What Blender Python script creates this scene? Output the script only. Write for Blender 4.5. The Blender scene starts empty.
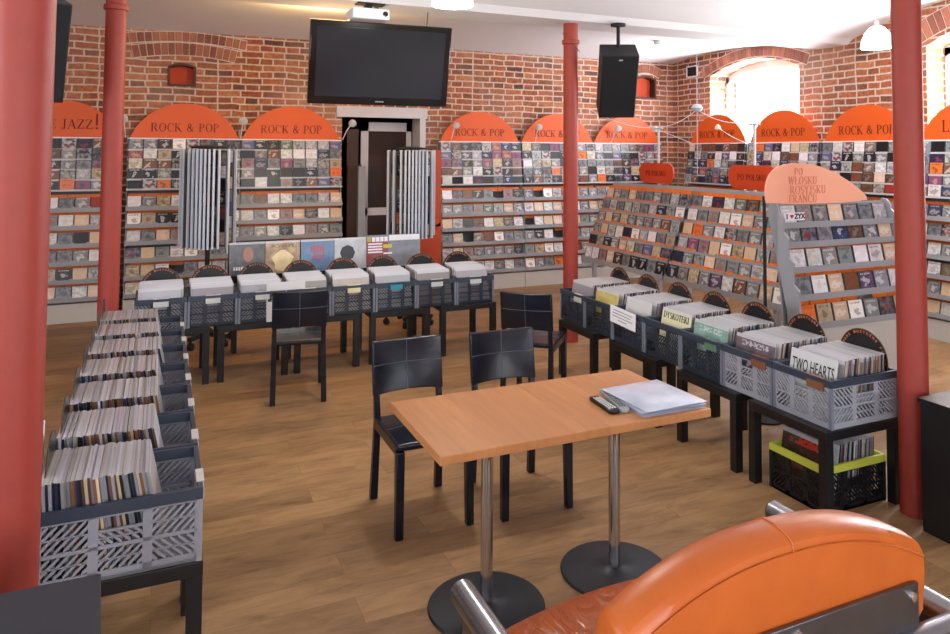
import bpy, bmesh, math, random
from mathutils import Vector, Matrix
R = random.Random(7)
PI = math.pi
SC = bpy.context.scene
COL = SC.collection

# ------------------------------------------------------------------ colours and materials
def lin(c):
    return tuple((v / 12.92 if v <= .04045 else ((v + .055) / 1.055) ** 2.4) for v in c)
def rgb(r, g, b):
    return lin((r / 255, g / 255, b / 255))

def newmat(name):
    m = bpy.data.materials.new(name); m.use_nodes = True
    nt = m.node_tree
    return m, nt, nt.nodes['Principled BSDF']
def N(nt, t, **kw):
    n = nt.nodes.new(t)
    for k, v in kw.items():
        if k.startswith('i_'):
            n.inputs[k[2:].replace('_', ' ')].default_value = v
        else:
            setattr(n, k, v)
    return n
def mixc(nt, fac, a, b, blend='MIX'):
    m = nt.nodes.new('ShaderNodeMix'); m.data_type = 'RGBA'; m.blend_type = blend
    for sock, v in ((m.inputs[0], fac), (m.inputs[6], a), (m.inputs[7], b)):
        if hasattr(v, 'links') or isinstance(v, bpy.types.NodeSocket): nt.links.new(v, sock)
        elif isinstance(v, (int, float)): sock.default_value = v
        else: sock.default_value = (*v[:3], 1)
    return m.outputs[2]
def mth(nt, op, a, b=None, c=None):
    m = nt.nodes.new('ShaderNodeMath'); m.operation = op
    for i, v in enumerate((a, b, c)):
        if v is None: continue
        if isinstance(v, bpy.types.NodeSocket): nt.links.new(v, m.inputs[i])
        else: m.inputs[i].default_value = v
    return m.outputs[0]
def ramp(nt, fac, stops, interp='LINEAR'):
    r = nt.nodes.new('ShaderNodeValToRGB'); r.color_ramp.interpolation = interp
    el = r.color_ramp.elements
    while len(el) < len(stops): el.new(.5)
    for e, (p, c) in zip(el, stops):
        e.position = p; e.color = (*c[:3], 1)
    nt.links.new(fac, r.inputs[0]); return r.outputs[0]
def simple(name, col, rough=.5, metal=0., var=.06, scale=6., bump=0., coat=0., spec=.5):
    """a plain surface with a little procedural unevenness"""
    m, nt, b = newmat(name)
    tc = N(nt, 'ShaderNodeTexCoord')
    no = N(nt, 'ShaderNodeTexNoise'); no.inputs['Scale'].default_value = scale; no.inputs['Detail'].default_value = 4
    nt.links.new(tc.outputs['Object'], no.inputs['Vector'])
    lo = [c * (1 - var) for c in col]; hi = [min(1, c * (1 + var)) for c in col]
    nt.links.new(mixc(nt, no.outputs[0], lo, hi), b.inputs['Base Color'])
    b.inputs['Roughness'].default_value = rough; b.inputs['Metallic'].default_value = metal
    b.inputs['Specular IOR Level'].default_value = spec
    b.inputs['Coat Weight'].default_value = coat
    if bump:
        bp = N(nt, 'ShaderNodeBump'); bp.inputs['Strength'].default_value = bump; bp.inputs['Distance'].default_value = .01
        nt.links.new(no.outputs[0], bp.inputs['Height']); nt.links.new(bp.outputs[0], b.inputs['Normal'])
    return m

M = {}
M['column_paint'] = simple('column_paint', rgb(148, 52, 40), .55, var=.12, scale=14, bump=.15)
M['ceiling'] = simple('ceiling_plaster', rgb(226, 226, 230), .9, var=.03, scale=2)
M['white'] = simple('white_paint', rgb(225, 225, 228), .5, var=.03)
M['doorpaint'] = simple('door_paint', rgb(198, 194, 200), .5, var=.05)
M['plinth'] = simple('plinth_white', rgb(196, 194, 190), .6, var=.03)
M['rack'] = simple('rack_grey', rgb(150, 152, 158), .5, var=.04)
M['rackdark'] = simple('rack_dark', rgb(88, 88, 92), .6, var=.1)
M['rail'] = simple('rail_grey', rgb(186, 188, 192), .4, var=.04)
M['orange'] = simple('orange_board', rgb(216, 86, 14), .5, var=.05, scale=3)
M['orangered'] = simple('orange_red_board', rgb(206, 68, 26), .5, var=.05, scale=3)
M['peach'] = simple('peach_board', rgb(250, 176, 146), .5, var=.04, scale=3)
M['card'] = simple('orange_card', rgb(238, 116, 32), .5, var=.25, scale=9)
M['ink'] = simple('brown_ink', rgb(92, 26, 12), .6)
M['inkpale'] = simple('pale_red_ink', rgb(222, 134, 112), .6)
M['inkblack'] = simple('black_ink', rgb(26, 26, 28), .6)
M['inkgrey'] = simple('grey_ink', rgb(128, 130, 140), .6)
M['inkorange'] = simple('orange_ink', rgb(186, 108, 66), .5)
M['black'] = simple('black_lacquer', rgb(17, 18, 22), .38, var=.2, scale=10)
M['benchblack'] = simple('black_bench', rgb(15, 15, 18), .45, var=.25, scale=10)
M['blackmatte'] = simple('black_matte', rgb(20, 20, 23), .8, var=.2, scale=30)
M['leather'] = simple('black_leather', rgb(12, 19, 33), .25, var=.15, scale=40, bump=.08)
M['stitch'] = simple('grey_stitch', rgb(104, 106, 112), .8)
M['crategrey'] = simple('crate_grey', rgb(150, 153, 163), .45, var=.05)
M['cratedark'] = simple('crate_dark', rgb(38, 47, 60), .4, var=.1)
M['cratepost'] = simple('crate_post', rgb(112, 119, 132), .45, var=.06)
M['craterim'] = simple('crate_rim', rgb(50, 60, 76), .42, var=.08)
M['crateblack'] = simple('crate_black', rgb(20, 20, 24), .45, var=.15)
M['yellow'] = simple('yellow_rim', rgb(190, 196, 74), .45, var=.05)
M['label'] = simple('label_plastic', rgb(196, 198, 196), .3, var=.15, scale=40)
M['labelyellow'] = simple('label_yellow', rgb(214, 204, 160), .4, var=.1)
M['labelteal'] = simple('label_teal', rgb(40, 140, 160), .4, var=.1)
M['labelbrown'] = simple('label_brown', rgb(120, 78, 52), .5, var=.2)
M['labelgreen'] = simple('label_green', rgb(88, 120, 100), .5, var=.2)
M['paper'] = simple('paper', rgb(232, 232, 240), .7, var=.02)
M['chrome'] = simple('chrome', (.62, .62, .65), .13, 1., var=.05)
M['steel'] = simple('brushed_steel', (.17, .18, .21), .36, 1., var=.3, scale=9)
M['steeltube'] = simple('steel_tube', (.33, .34, .37), .27, 1., var=.12, scale=12)
M['iron'] = simple('iron_base', rgb(38, 42, 50), .42, .3, var=.35, scale=12, bump=.12)
M['screen'] = simple('tv_screen', rgb(34, 38, 46), .12, 0, var=.12, scale=3)
M['gloss'] = simple('gloss_black', rgb(10, 10, 12), .15, 0)
M['grille'] = simple('speaker_grille', rgb(12, 14, 20), .85, var=.3, scale=150)
M['spkbody'] = simple('speaker_body', rgb(34, 34, 38), .6, var=.15, scale=60)
M['silver'] = simple('silver_edge', rgb(186, 192, 204), .4, var=.04)
M['orleather'] = None
M['vinyl'] = simple('vinyl', rgb(20, 20, 24), .3, var=.1)
M['vinyllabel'] = simple('disc_centre', rgb(46, 48, 56), .4, var=.1)
M['brownrim'] = simple('disc_rim', rgb(110, 84, 66), .6)
M['cable'] = simple('cable', rgb(188, 190, 196), .5)
M['darkcable'] = simple('dark_cable', rgb(60, 60, 64), .6)
M['redpaint'] = simple('niche_red', rgb(206, 74, 40), .7, var=.1, scale=3)
M['woodred'] = simple('red_wood', rgb(176, 62, 22), .45, var=.2, scale=4)
M['darkbrown'] = simple('dark_board', rgb(66, 40, 30), .6, var=.3, scale=4)
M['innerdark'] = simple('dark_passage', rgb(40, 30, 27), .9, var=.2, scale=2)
M['remotegrey'] = simple('remote_grey', rgb(140, 148, 150), .35, var=.15, scale=60)
M['buttons'] = simple('buttons', rgb(205, 208, 212), .4)
M['heart'] = simple('heart_red', rgb(214, 30, 50), .5)
M['spotgrey'] = simple('spot_grey', rgb(206, 206, 206), .4)
M['magred'] = simple('magazine_red', rgb(190, 60, 60), .4, var=.4, scale=30)
M['acdcred'] = simple('acdc_red', rgb(214, 44, 34), .5)

# orange leather with creases
m, nt, b = newmat('orange_leather'); M['orleather'] = m
tc = N(nt, 'ShaderNodeTexCoord')
no = N(nt, 'ShaderNodeTexNoise'); no.inputs['Scale'].default_value = 5; no.inputs['Detail'].default_value = 6; no.inputs['Distortion'].default_value = 1.2
nt.links.new(tc.outputs['Object'], no.inputs['Vector'])
nt.links.new(mixc(nt, no.outputs[0], rgb(172, 80, 28), rgb(198, 102, 36)), b.inputs['Base Color'])
n2 = N(nt, 'ShaderNodeTexNoise'); n2.inputs['Scale'].default_value = 160; nt.links.new(tc.outputs['Object'], n2.inputs['Vector'])
bp = N(nt, 'ShaderNodeBump'); bp.inputs['Strength'].default_value = .12; bp.inputs['Distance'].default_value = .004
nt.links.new(n2.outputs[0], bp.inputs['Height']); nt.links.new(bp.outputs[0], b.inputs['Normal'])
b.inputs['Roughness'].default_value = .36
m2 = m.copy(); M['orseat'] = m2; m2.name = 'orange_leather_creased'
nt = m2.node_tree; b = nt.nodes['Principled BSDF']
tc = N(nt, 'ShaderNodeTexCoord'); mp = N(nt, 'ShaderNodeMapping'); mp.inputs['Scale'].default_value = (9, 3.0, 3); mp.inputs['Rotation'].default_value = (0, 0, .5)
nt.links.new(tc.outputs['Object'], mp.inputs[0])
n3 = N(nt, 'ShaderNodeTexNoise'); n3.inputs['Scale'].default_value = 1.6; n3.inputs['Detail'].default_value = 3; n3.inputs['Distortion'].default_value = 1.5
nt.links.new(mp.outputs[0], n3.inputs['Vector'])
bp = N(nt, 'ShaderNodeBump'); bp.inputs['Strength'].default_value = .55; bp.inputs['Distance'].default_value = .03
nt.links.new(n3.outputs[0], bp.inputs['Height']); nt.links.new(bp.outputs[0], b.inputs['Normal'])
b.inputs['Roughness'].default_value = .28
for l in list(nt.links):
    if l.to_socket == b.inputs['Base Color']: nt.links.remove(l)
nt.links.new(mixc(nt, n3.outputs[0], rgb(150, 68, 30), rgb(182, 92, 42)), b.inputs['Base Color'])

# pendant glass (a lit lamp)
m, nt, b = newmat('lit_glass_shade'); M['shade'] = m
b.inputs['Base Color'].default_value = (.95, .93, .88, 1); b.inputs['Roughness'].default_value = .3
b.inputs['Emission Color'].default_value = (1, .95, .88, 1); b.inputs['Emission Strength'].default_value = 3.0
# window pane
m, nt, b = newmat('window_glass'); M['pane'] = m
nt.nodes.remove(b); o = nt.nodes['Material Output']
tr = N(nt, 'ShaderNodeBsdfTransparent'); gl = N(nt, 'ShaderNodeBsdfGlossy'); gl.inputs['Roughness'].default_value = .05
mx = N(nt, 'ShaderNodeMixShader'); mx.inputs[0].default_value = .06
nt.links.new(tr.outputs[0], mx.inputs[1]); nt.links.new(gl.outputs[0], mx.inputs[2]); nt.links.new(mx.outputs[0], o.inputs[0])
m, nt, b = newmat('door_glass'); M['doorglass'] = m
b.inputs['Base Color'].default_value = (*rgb(58, 50, 50), 1); b.inputs['Roughness'].default_value = .06
# milky plastic sleeve
m, nt, b = newmat('milky_plastic'); M['plastic'] = m
tc = N(nt, 'ShaderNodeTexCoord'); no = N(nt, 'ShaderNodeTexNoise'); no.inputs['Scale'].default_value = 9
nt.links.new(tc.outputs['Object'], no.inputs['Vector'])
nt.links.new(mixc(nt, no.outputs[0], rgb(160, 170, 196), rgb(214, 220, 234)), b.inputs['Base Color'])
b.inputs['Roughness'].default_value = .16
bp = N(nt, 'ShaderNodeBump'); bp.inputs['Strength'].default_value = .25; bp.inputs['Distance'].default_value = .01
nt.links.new(no.outputs[0], bp.inputs['Height']); nt.links.new(bp.outputs[0], b.inputs['Normal'])

# brick wall
def brick(name, dark=1.0):
    m, nt, b = newmat(name)
    geo = N(nt, 'ShaderNodeNewGeometry')
    sp = N(nt, 'ShaderNodeSeparateXYZ'); nt.links.new(geo.outputs['Position'], sp.inputs[0])
    nz = N(nt, 'ShaderNodeTexNoise'); nz.inputs['Scale'].default_value = 3.2; nz.inputs['Detail'].default_value = 4
    nt.links.new(geo.outputs['Position'], nz.inputs['Vector'])
    w = mth(nt, 'MULTIPLY', mth(nt, 'SUBTRACT', nz.outputs[0], .5), .06)
    u = mth(nt, 'ADD', mth(nt, 'ADD', sp.outputs[0], sp.outputs[1]), w)
    v = mth(nt, 'ADD', sp.outputs[2], mth(nt, 'MULTIPLY', w, .7))
    cb = N(nt, 'ShaderNodeCombineXYZ'); nt.links.new(u, cb.inputs[0]); nt.links.new(v, cb.inputs[1])
    bt = N(nt, 'ShaderNodeTexBrick'); nt.links.new(cb.outputs[0], bt.inputs['Vector'])
    bt.inputs['Scale'].default_value = 1; bt.inputs['Brick Width'].default_value = .255; bt.inputs['Row Height'].default_value = .081
    bt.inputs['Mortar Size'].default_value = .0115; bt.inputs['Mortar Smooth'].default_value = .35
    bt.offset = .5; bt.squash = .62; bt.squash_frequency = 2
    bt.inputs['Color1'].default_value = (0, 0, 0, 1); bt.inputs['Color2'].default_value = (1, 1, 1, 1); bt.inputs['Mortar'].default_value = (.5, .5, .5, 1)
    tone = ramp(nt, bt.outputs['Color'], [(0, rgb(98, 62, 48)), (.3, rgb(142, 82, 52)), (.6, rgb(170, 100, 58)), (.8, rgb(148, 74, 52)), (1, rgb(184, 118, 76))])
    n2 = N(nt, 'ShaderNodeTexNoise'); n2.inputs['Scale'].default_value = 1.1; n2.inputs['Detail'].default_value = 3; nt.links.new(geo.outputs['Position'], n2.inputs['Vector'])
    n3 = N(nt, 'ShaderNodeTexNoise'); n3.inputs['Scale'].default_value = 26; n3.inputs['Detail'].default_value = 5; nt.links.new(geo.outputs['Position'], n3.inputs['Vector'])
    f3 = N(nt, 'ShaderNodeMapRange'); f3.inputs[1].default_value = .3; f3.inputs[2].default_value = .7; f3.inputs[3].default_value = .62; f3.inputs[4].default_value = 1.25
    nt.links.new(n3.outputs[0], f3.inputs[0])
    c3 = N(nt, 'ShaderNodeCombineColor');
    for i in range(3): nt.links.new(f3.outputs[0], c3.inputs[i])
    t2 = mixc(nt, 1.0, tone, c3.outputs[0], 'MULTIPLY')
    t3 = mixc(nt, ramp(nt, n2.outputs[0], [(.42, (0, 0, 0)), (.68, (.35, .35, .35))]), t2, rgb(200, 160, 140))
    mort = mixc(nt, n3.outputs[0], rgb(176, 148, 132), rgb(222, 204, 192))
    col = mixc(nt, bt.outputs['Fac'], t3, mort)
    nt.links.new(col, b.inputs['Base Color']); b.inputs['Roughness'].default_value = .9
    hb = mth(nt, 'ADD', mth(nt, 'MULTIPLY', bt.outputs['Fac'], -1), mth(nt, 'MULTIPLY', n3.outputs[0], .35))
    bp = N(nt, 'ShaderNodeBump'); bp.inputs['Strength'].default_value = .7; bp.inputs['Distance'].default_value = .012
    nt.links.new(hb, bp.inputs['Height']); nt.links.new(bp.outputs[0], b.inputs['Normal'])
    return m
M['brick'] = brick('brick_wall')
# voussoir bricks: colour per face from attribute
def attr_mat(name, rough=.9, bump=0):
    m, nt, b = newmat(name)
    a = N(nt, 'ShaderNodeAttribute', attribute_name='c1')
    geo = N(nt, 'ShaderNodeNewGeometry'); n3 = N(nt, 'ShaderNodeTexNoise'); n3.inputs['Scale'].default_value = 26; nt.links.new(geo.outputs['Position'], n3.inputs['Vector'])
    f = mixc(nt, n3.outputs[0], (.72, .72, .72), (1.2, 1.2, 1.2))
    nt.links.new(mixc(nt, 1., a.outputs[0], f, 'MULTIPLY'), b.inputs['Base Color']); b.inputs['Roughness'].default_value = rough
    return m
M['voussoir'] = attr_mat('arch_bricks')
M['mortar'] = simple('mortar', rgb(208, 190, 178), .95, var=.1, scale=20)

# floor planks
m, nt, b = newmat('oak_planks'); M['floor'] = m
geo = N(nt, 'ShaderNodeNewGeometry')
bt = N(nt, 'ShaderNodeTexBrick'); nt.links.new(geo.outputs['Position'], bt.inputs['Vector'])
bt.inputs['Scale'].default_value = 1; bt.inputs['Brick Width'].default_value = 1.22; bt.inputs['Row Height'].default_value = .185
bt.inputs['Mortar Size'].default_value = .0013; bt.inputs['Mortar Smooth'].default_value = .3; bt.offset = .37; bt.offset_frequency = 2
bt.inputs['Color1'].default_value = (0, 0, 0, 1); bt.inputs['Color2'].default_value = (1, 1, 1, 1); bt.inputs['Mortar'].default_value = (.5, .5, .5, 1)
mp = N(nt, 'ShaderNodeMapping'); mp.inputs['Scale'].default_value = (2.2, 8, 1)
nt.links.new(geo.outputs['Position'], mp.inputs[0])
vadd = N(nt, 'ShaderNodeVectorMath', operation='ADD'); nt.links.new(mp.outputs[0], vadd.inputs[0])
vs = N(nt, 'ShaderNodeVectorMath', operation='SCALE'); nt.links.new(bt.outputs['Color'], vs.inputs[0]); vs.inputs['Scale'].default_value = 13.7
nt.links.new(vs.outputs[0], vadd.inputs[1])
ng = N(nt, 'ShaderNodeTexNoise'); ng.inputs['Scale'].default_value = 1.5; ng.inputs['Detail'].default_value = 8; ng.inputs['Roughness'].default_value = .68; ng.inputs['Distortion'].default_value = .6
nt.links.new(vadd.outputs[0], ng.inputs['Vector'])
grain = ramp(nt, ng.outputs[0], [(.22, rgb(98, 72, 50)), (.38, rgb(142, 108, 74)), (.55, rgb(163, 127, 89)), (.78, rgb(178, 143, 104))])
tone = ramp(nt, bt.outputs['Color'], [(0, (.74, .72, .71)), (.5, (.95, .95, .95)), (1, (1.08, 1.07, 1.05))])
c = mixc(nt, 1., grain, tone, 'MULTIPLY')
c = mixc(nt, mth(nt, 'MULTIPLY', bt.outputs['Fac'], .55), c, rgb(84, 60, 46))
nt.links.new(c, b.inputs['Base Color']); b.inputs['Roughness'].default_value = .5; b.inputs['Specular IOR Level'].default_value = .35
bp = N(nt, 'ShaderNodeBump'); bp.inputs['Strength'].default_value = .12; bp.inputs['Distance'].default_value = .004
nt.links.new(ng.outputs[0], bp.inputs['Height']); nt.links.new(bp.outputs[0], b.inputs['Normal'])

# table wood (fine grain along Y)
m, nt, b = newmat('beech_top'); M['beech'] = m
tc = N(nt, 'ShaderNodeTexCoord'); mp = N(nt, 'ShaderNodeMapping'); mp.inputs['Scale'].default_value = (22, 2.2, 4)
nt.links.new(tc.outputs['Object'], mp.inputs[0])
ng = N(nt, 'ShaderNodeTexNoise'); ng.inputs['Scale'].default_value = 1.4; ng.inputs['Detail'].default_value = 6; ng.inputs['Distortion'].default_value = .4
nt.links.new(mp.outputs[0], ng.inputs['Vector'])
sp = N(nt, 'ShaderNodeSeparateXYZ'); nt.links.new(tc.outputs['Object'], sp.inputs[0])
wn = N(nt, 'ShaderNodeTexWhiteNoise', noise_dimensions='1D')
nt.links.new(mth(nt, 'FLOOR', mth(nt, 'MULTIPLY', mth(nt, 'ADD', sp.outputs[0], 3), 6.8)), wn.inputs['W'])
g = mixc(nt, ng.outputs[0], rgb(170, 110, 66), rgb(200, 142, 92))
g = mixc(nt, 1., g, mixc(nt, wn.outputs[0], (.93, .92, .9), (1.03, 1.03, 1.03)), 'MULTIPLY')
nt.links.new(g, b.inputs['Base Color']); b.inputs['Roughness'].default_value = .36

# covers: three attribute colours, pattern from uv
def cover_mat(name, kind):
    m, nt, b = newmat(name)
    a = [N(nt, 'ShaderNodeAttribute', attribute_name=k).outputs[0] for k in ('c1', 'c2', 'c3')]
    uv = N(nt, 'ShaderNodeUVMap', uv_map='uv')
    sp = N(nt, 'ShaderNodeSeparateXYZ'); nt.links.new(uv.outputs[0], sp.inputs[0])
    fu = mth(nt, 'FRACT', sp.outputs[0]); fv = mth(nt, 'FRACT', sp.outputs[1])
    n1 = N(nt, 'ShaderNodeTexNoise'); n1.inputs['Scale'].default_value = 3.6; n1.inputs['Detail'].default_value = 5; nt.links.new(uv.outputs[0], n1.inputs['Vector'])
    k1 = ramp(nt, n1.outputs[0], [(.38, (0, 0, 0)), (.62, (1, 1, 1))])
    c = mixc(nt, k1, a[0], a[1])
    # a figure near the middle
    n2 = N(nt, 'ShaderNodeTexNoise'); n2.inputs['Scale'].default_value = 1.7; nt.links.new(uv.outputs[0], n2.inputs['Vector'])
    dx = mth(nt, 'ADD', mth(nt, 'SUBTRACT', fu, .5), mth(nt, 'MULTIPLY', mth(nt, 'SUBTRACT', n2.outputs[0], .5), 1.2))
    dy = mth(nt, 'SUBTRACT', fv, .42)
    d = mth(nt, 'SQRT', mth(nt, 'ADD', mth(nt, 'MULTIPLY', dx, dx), mth(nt, 'MULTIPLY', dy, dy)))
    n5 = mth(nt, 'ADD', d, mth(nt, 'MULTIPLY', mth(nt, 'SUBTRACT', n1.outputs[0], .5), .9))
    c = mixc(nt, mth(nt, 'MULTIPLY', mth(nt, 'LESS_THAN', n5, .2), .5), c, a[2])
    # a line of title
    tb = mth(nt, 'MULTIPLY', mth(nt, 'GREATER_THAN', fv, .80), mth(nt, 'LESS_THAN', fv, .9))
    n6 = N(nt, 'ShaderNodeTexNoise'); n6.inputs['Scale'].default_value = 17; nt.links.new(uv.outputs[0], n6.inputs['Vector'])
    wv = mth(nt, 'GREATER_THAN', n6.outputs[0], .5)
    tb = mth(nt, 'MULTIPLY', mth(nt, 'MULTIPLY', tb, wv), mth(nt, 'MULTIPLY', mth(nt, 'GREATER_THAN', fu, .16), mth(nt, 'LESS_THAN', fu, .84)))
    c = mixc(nt, mth(nt, 'MULTIPLY', tb, .8), c, a[2])
    if kind == 'cd':
        c = mixc(nt, mth(nt, 'LESS_THAN', fu, .07), c, (.03, .03, .035))
    else:
        c = mixc(nt, mth(nt, 'MULTIPLY', mth(nt, 'GREATER_THAN', fv, .93), .75), c, rgb(206, 206, 212))
    nt.links.new(c, b.inputs['Base Color'])
    b.inputs['Roughness'].default_value = .28 if kind == 'cd' else .33
    return m
M['cdcover'] = cover_mat('cd_cover', 'cd')
M['lpcover'] = cover_mat('record_cover', 'lp')

# ------------------------------------------------------------------ mesh builder
class MB:
    def __init__(s):
        s.v = []; s.f = []; s.m = []; s.c = []   # c: per-face (c1,c2,c3)
        s.uv = []
        s.T = None
    def face(s, pts, mat=0, col=None, uv=None):
        i = len(s.v)
        if s.T is not None: pts = [s.T @ Vector(p) for p in pts]
        s.v += [tuple(p) for p in pts]; s.f.append(tuple(range(i, i + len(pts)))); s.m.append(mat); s.c.append(col); s.uv.append(uv)
    def solid(s, verts, faces, mat=0, col=None):
        i = len(s.v)
        if s.T is not None: verts = [s.T @ Vector(p) for p in verts]
        s.v += [tuple(p) for p in verts]
        for k, f in enumerate(faces):
            s.f.append(tuple(i + a for a in f)); s.m.append(mat); s.c.append(col); s.uv.append(None)
    def box(s, x0, x1, y0, y1, z0, z1, mat=0, X=None, col=None):
        v = [(x0, y0, z0), (x1, y0, z0), (x1, y1, z0), (x0, y1, z0), (x0, y0, z1), (x1, y0, z1), (x1, y1, z1), (x0, y1, z1)]
        if X is not None: v = [X @ Vector(p) for p in v]
        s.solid(v, [(0, 3, 2, 1), (4, 5, 6, 7), (0, 1, 5, 4), (1, 2, 6, 5), (2, 3, 7, 6), (3, 0, 4, 7)], mat, col)
    def prism(s, poly, a, b, plane='xz', mat=0, col=None):
        """poly of (p,q); extruded between a and b along the third axis"""
        def P(p, q, t):
            return {'xz': (p, t, q), 'yz': (t, p, q), 'xy': (p, q, t)}[plane]
        n = len(poly)
        v = [P(p, q, a) for p, q in poly] + [P(p, q, b) for p, q in poly]
        f = [tuple(range(n)), tuple(range(2 * n - 1, n - 1, -1))] + [(i, i + n, (i + 1) % n + n, (i + 1) % n) for i in range(n)]
        s.solid(v, f, mat, col)
    def tube(s, pts, r, n=10, mat=0, r2=None, closed=False):
        pts = [Vector(p) for p in pts]; L = len(pts)
        base = len(s.v); V = []; prev = None
        for i, p in enumerate(pts):
            if i == 0: d = pts[1] - p
            elif i == L - 1: d = p - pts[i - 1]
            else: d = (pts[i + 1] - p).normalized() + (p - pts[i - 1]).normalized()
            d.normalize()
            if prev is None:
                a = Vector((0, 0, 1)) if abs(d.z) < .9 else Vector((1, 0, 0))
            else: a = prev
            x = (a - d * a.dot(d)).normalized(); y = d.cross(x); prev = x
            rr = r if r2 is None else r + (r2 - r) * i / (L - 1)
            for k in range(n):
                t = 2 * PI * k / n
                V.append(p + x * math.cos(t) * rr + y * math.sin(t) * rr)
        F = []
        for i in range(L - 1):
            for k in range(n):
                F.append((i * n + k, i * n + (k + 1) % n, (i + 1) * n + (k + 1) % n, (i + 1) * n + k))
        F.append(tuple(range(n - 1, -1, -1))); F.append(tuple((L - 1) * n + k for k in range(n)))
        s.solid(V, F, mat)
    def lathe(s, prof, n=32, cx=0, cy=0, mat=0):
        V = []; F = []; L = len(prof)
        for r, z in prof:
            for k in range(n):
                t = 2 * PI * k / n; V.append((cx + r * math.cos(t), cy + r * math.sin(t), z))
        for i in range(L - 1):
            for k in range(n):
                F.append((i * n + k, i * n + (k + 1) % n, (i + 1) * n + (k + 1) % n, (i + 1) * n + k))
        if prof[0][0] > 1e-4: F.append(tuple(range(n - 1, -1, -1)))
        if prof[-1][0] > 1e-4: F.append(tuple((L - 1) * n + k for k in range(n)))
        s.solid(V, F, mat)
    def mesh(s, name, mats, smooth=True, angle=35):
        me = bpy.data.meshes.new(name)
        me.from_pydata(s.v, [], s.f)
        for mt in (mats if isinstance(mats, (list, tuple)) else [mats]): me.materials.append(mt)
        me.polygons.foreach_set('material_index', s.m)
        if any(c is not None for c in s.c):
            for j in range(3):
                at = me.color_attributes.new('c%d' % (j + 1), 'FLOAT_COLOR', 'CORNER'); buf = []
                for f, c in zip(s.f, s.c):
                    cc = (.5, .5, .5) if c is None else c[min(j, len(c) - 1)]
                    buf += [*cc[:3], 1.] * len(f)
                at.data.foreach_set('color', buf)
            u = me.uv_layers.new(name='uv'); buf = []
            for f, q in zip(s.f, s.uv):
                buf += [a for p in (q if q else [(.5, .7)] * len(f)) for a in p]
            u.data.foreach_set('uv', buf)
        if smooth:
            me.polygons.foreach_set('use_smooth', [True] * len(me.polygons)); me.update()
            me.set_sharp_from_angle(angle=math.radians(angle))
        me.update(); return me

def ob(name, data, parent=None, loc=None, rz=None, mat=None):
    if isinstance(data, MB): data = data.mesh(name, mat)
    o = bpy.data.objects.new(name, data); COL.objects.link(o)
    if parent is not None: o.parent = parent
    if loc is not None: o.location = loc
    if rz is not None: o.rotation_euler = (0, 0, rz)
    return o
def tag(o, label=None, cat=None, group=None, kind=None):
    for k, v in (('label', label), ('category', cat), ('group', group), ('kind', kind)):
        if v: o[k] = v
    return o
def thing(name, label, cat, loc=(0, 0, 0), rz=0, group=None):
    o = bpy.data.objects.new(name, None); COL.objects.link(o); o.location = loc; o.rotation_euler = (0, 0, rz)
    o.empty_display_size = .05
    return tag(o, label, cat, group)
def copytree(o, loc=None, rz=None, label=None, group=None, parent=None):
    c = o.copy(); COL.objects.link(c)
    if parent is not None: c.parent = parent
    for ch in list(o.children): copytree(ch, parent=c)
    if loc is not None: c.location = loc
    if rz is not None: c.rotation_euler = (0, 0, rz)
    if label: c['label'] = label
    if group: c['group'] = group
    return c
def bevel(o, w=.004, seg=2):
    b = o.modifiers.new('bevel', 'BEVEL'); b.width = w; b.segments = seg; b.limit_method = 'ANGLE'; b.angle_limit = math.radians(40)
    return o
def struct(name, mb, mat):
    o = ob(name, mb, mat=mat); o['kind'] = 'structure'; return o

_tc = {}
def text_mesh(body, size, mat, depth=.001, spacing=1.0, bold=0):
    key = (body, size, mat.name, depth, bold)
    if key in _tc: return _tc[key]
    cu = bpy.data.curves.new('t', 'FONT'); cu.body = body; cu.size = size; cu.align_x = 'CENTER'; cu.align_y = 'CENTER'
    cu.extrude = depth; cu.space_character = spacing; cu.offset = bold; cu.resolution_u = 3
    o = bpy.data.objects.new('t', cu); COL.objects.link(o)
    dg = bpy.context.evaluated_depsgraph_get(); dg.update()
    me = bpy.data.meshes.new_from_object(o.evaluated_get(dg)); me.materials.clear(); me.materials.append(mat)
    me.transform(Matrix.Rotation(PI / 2, 4, 'X'))     # now faces -Y
    bpy.data.objects.remove(o); bpy.data.curves.remove(cu)
    _tc[key] = me; return me

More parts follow.
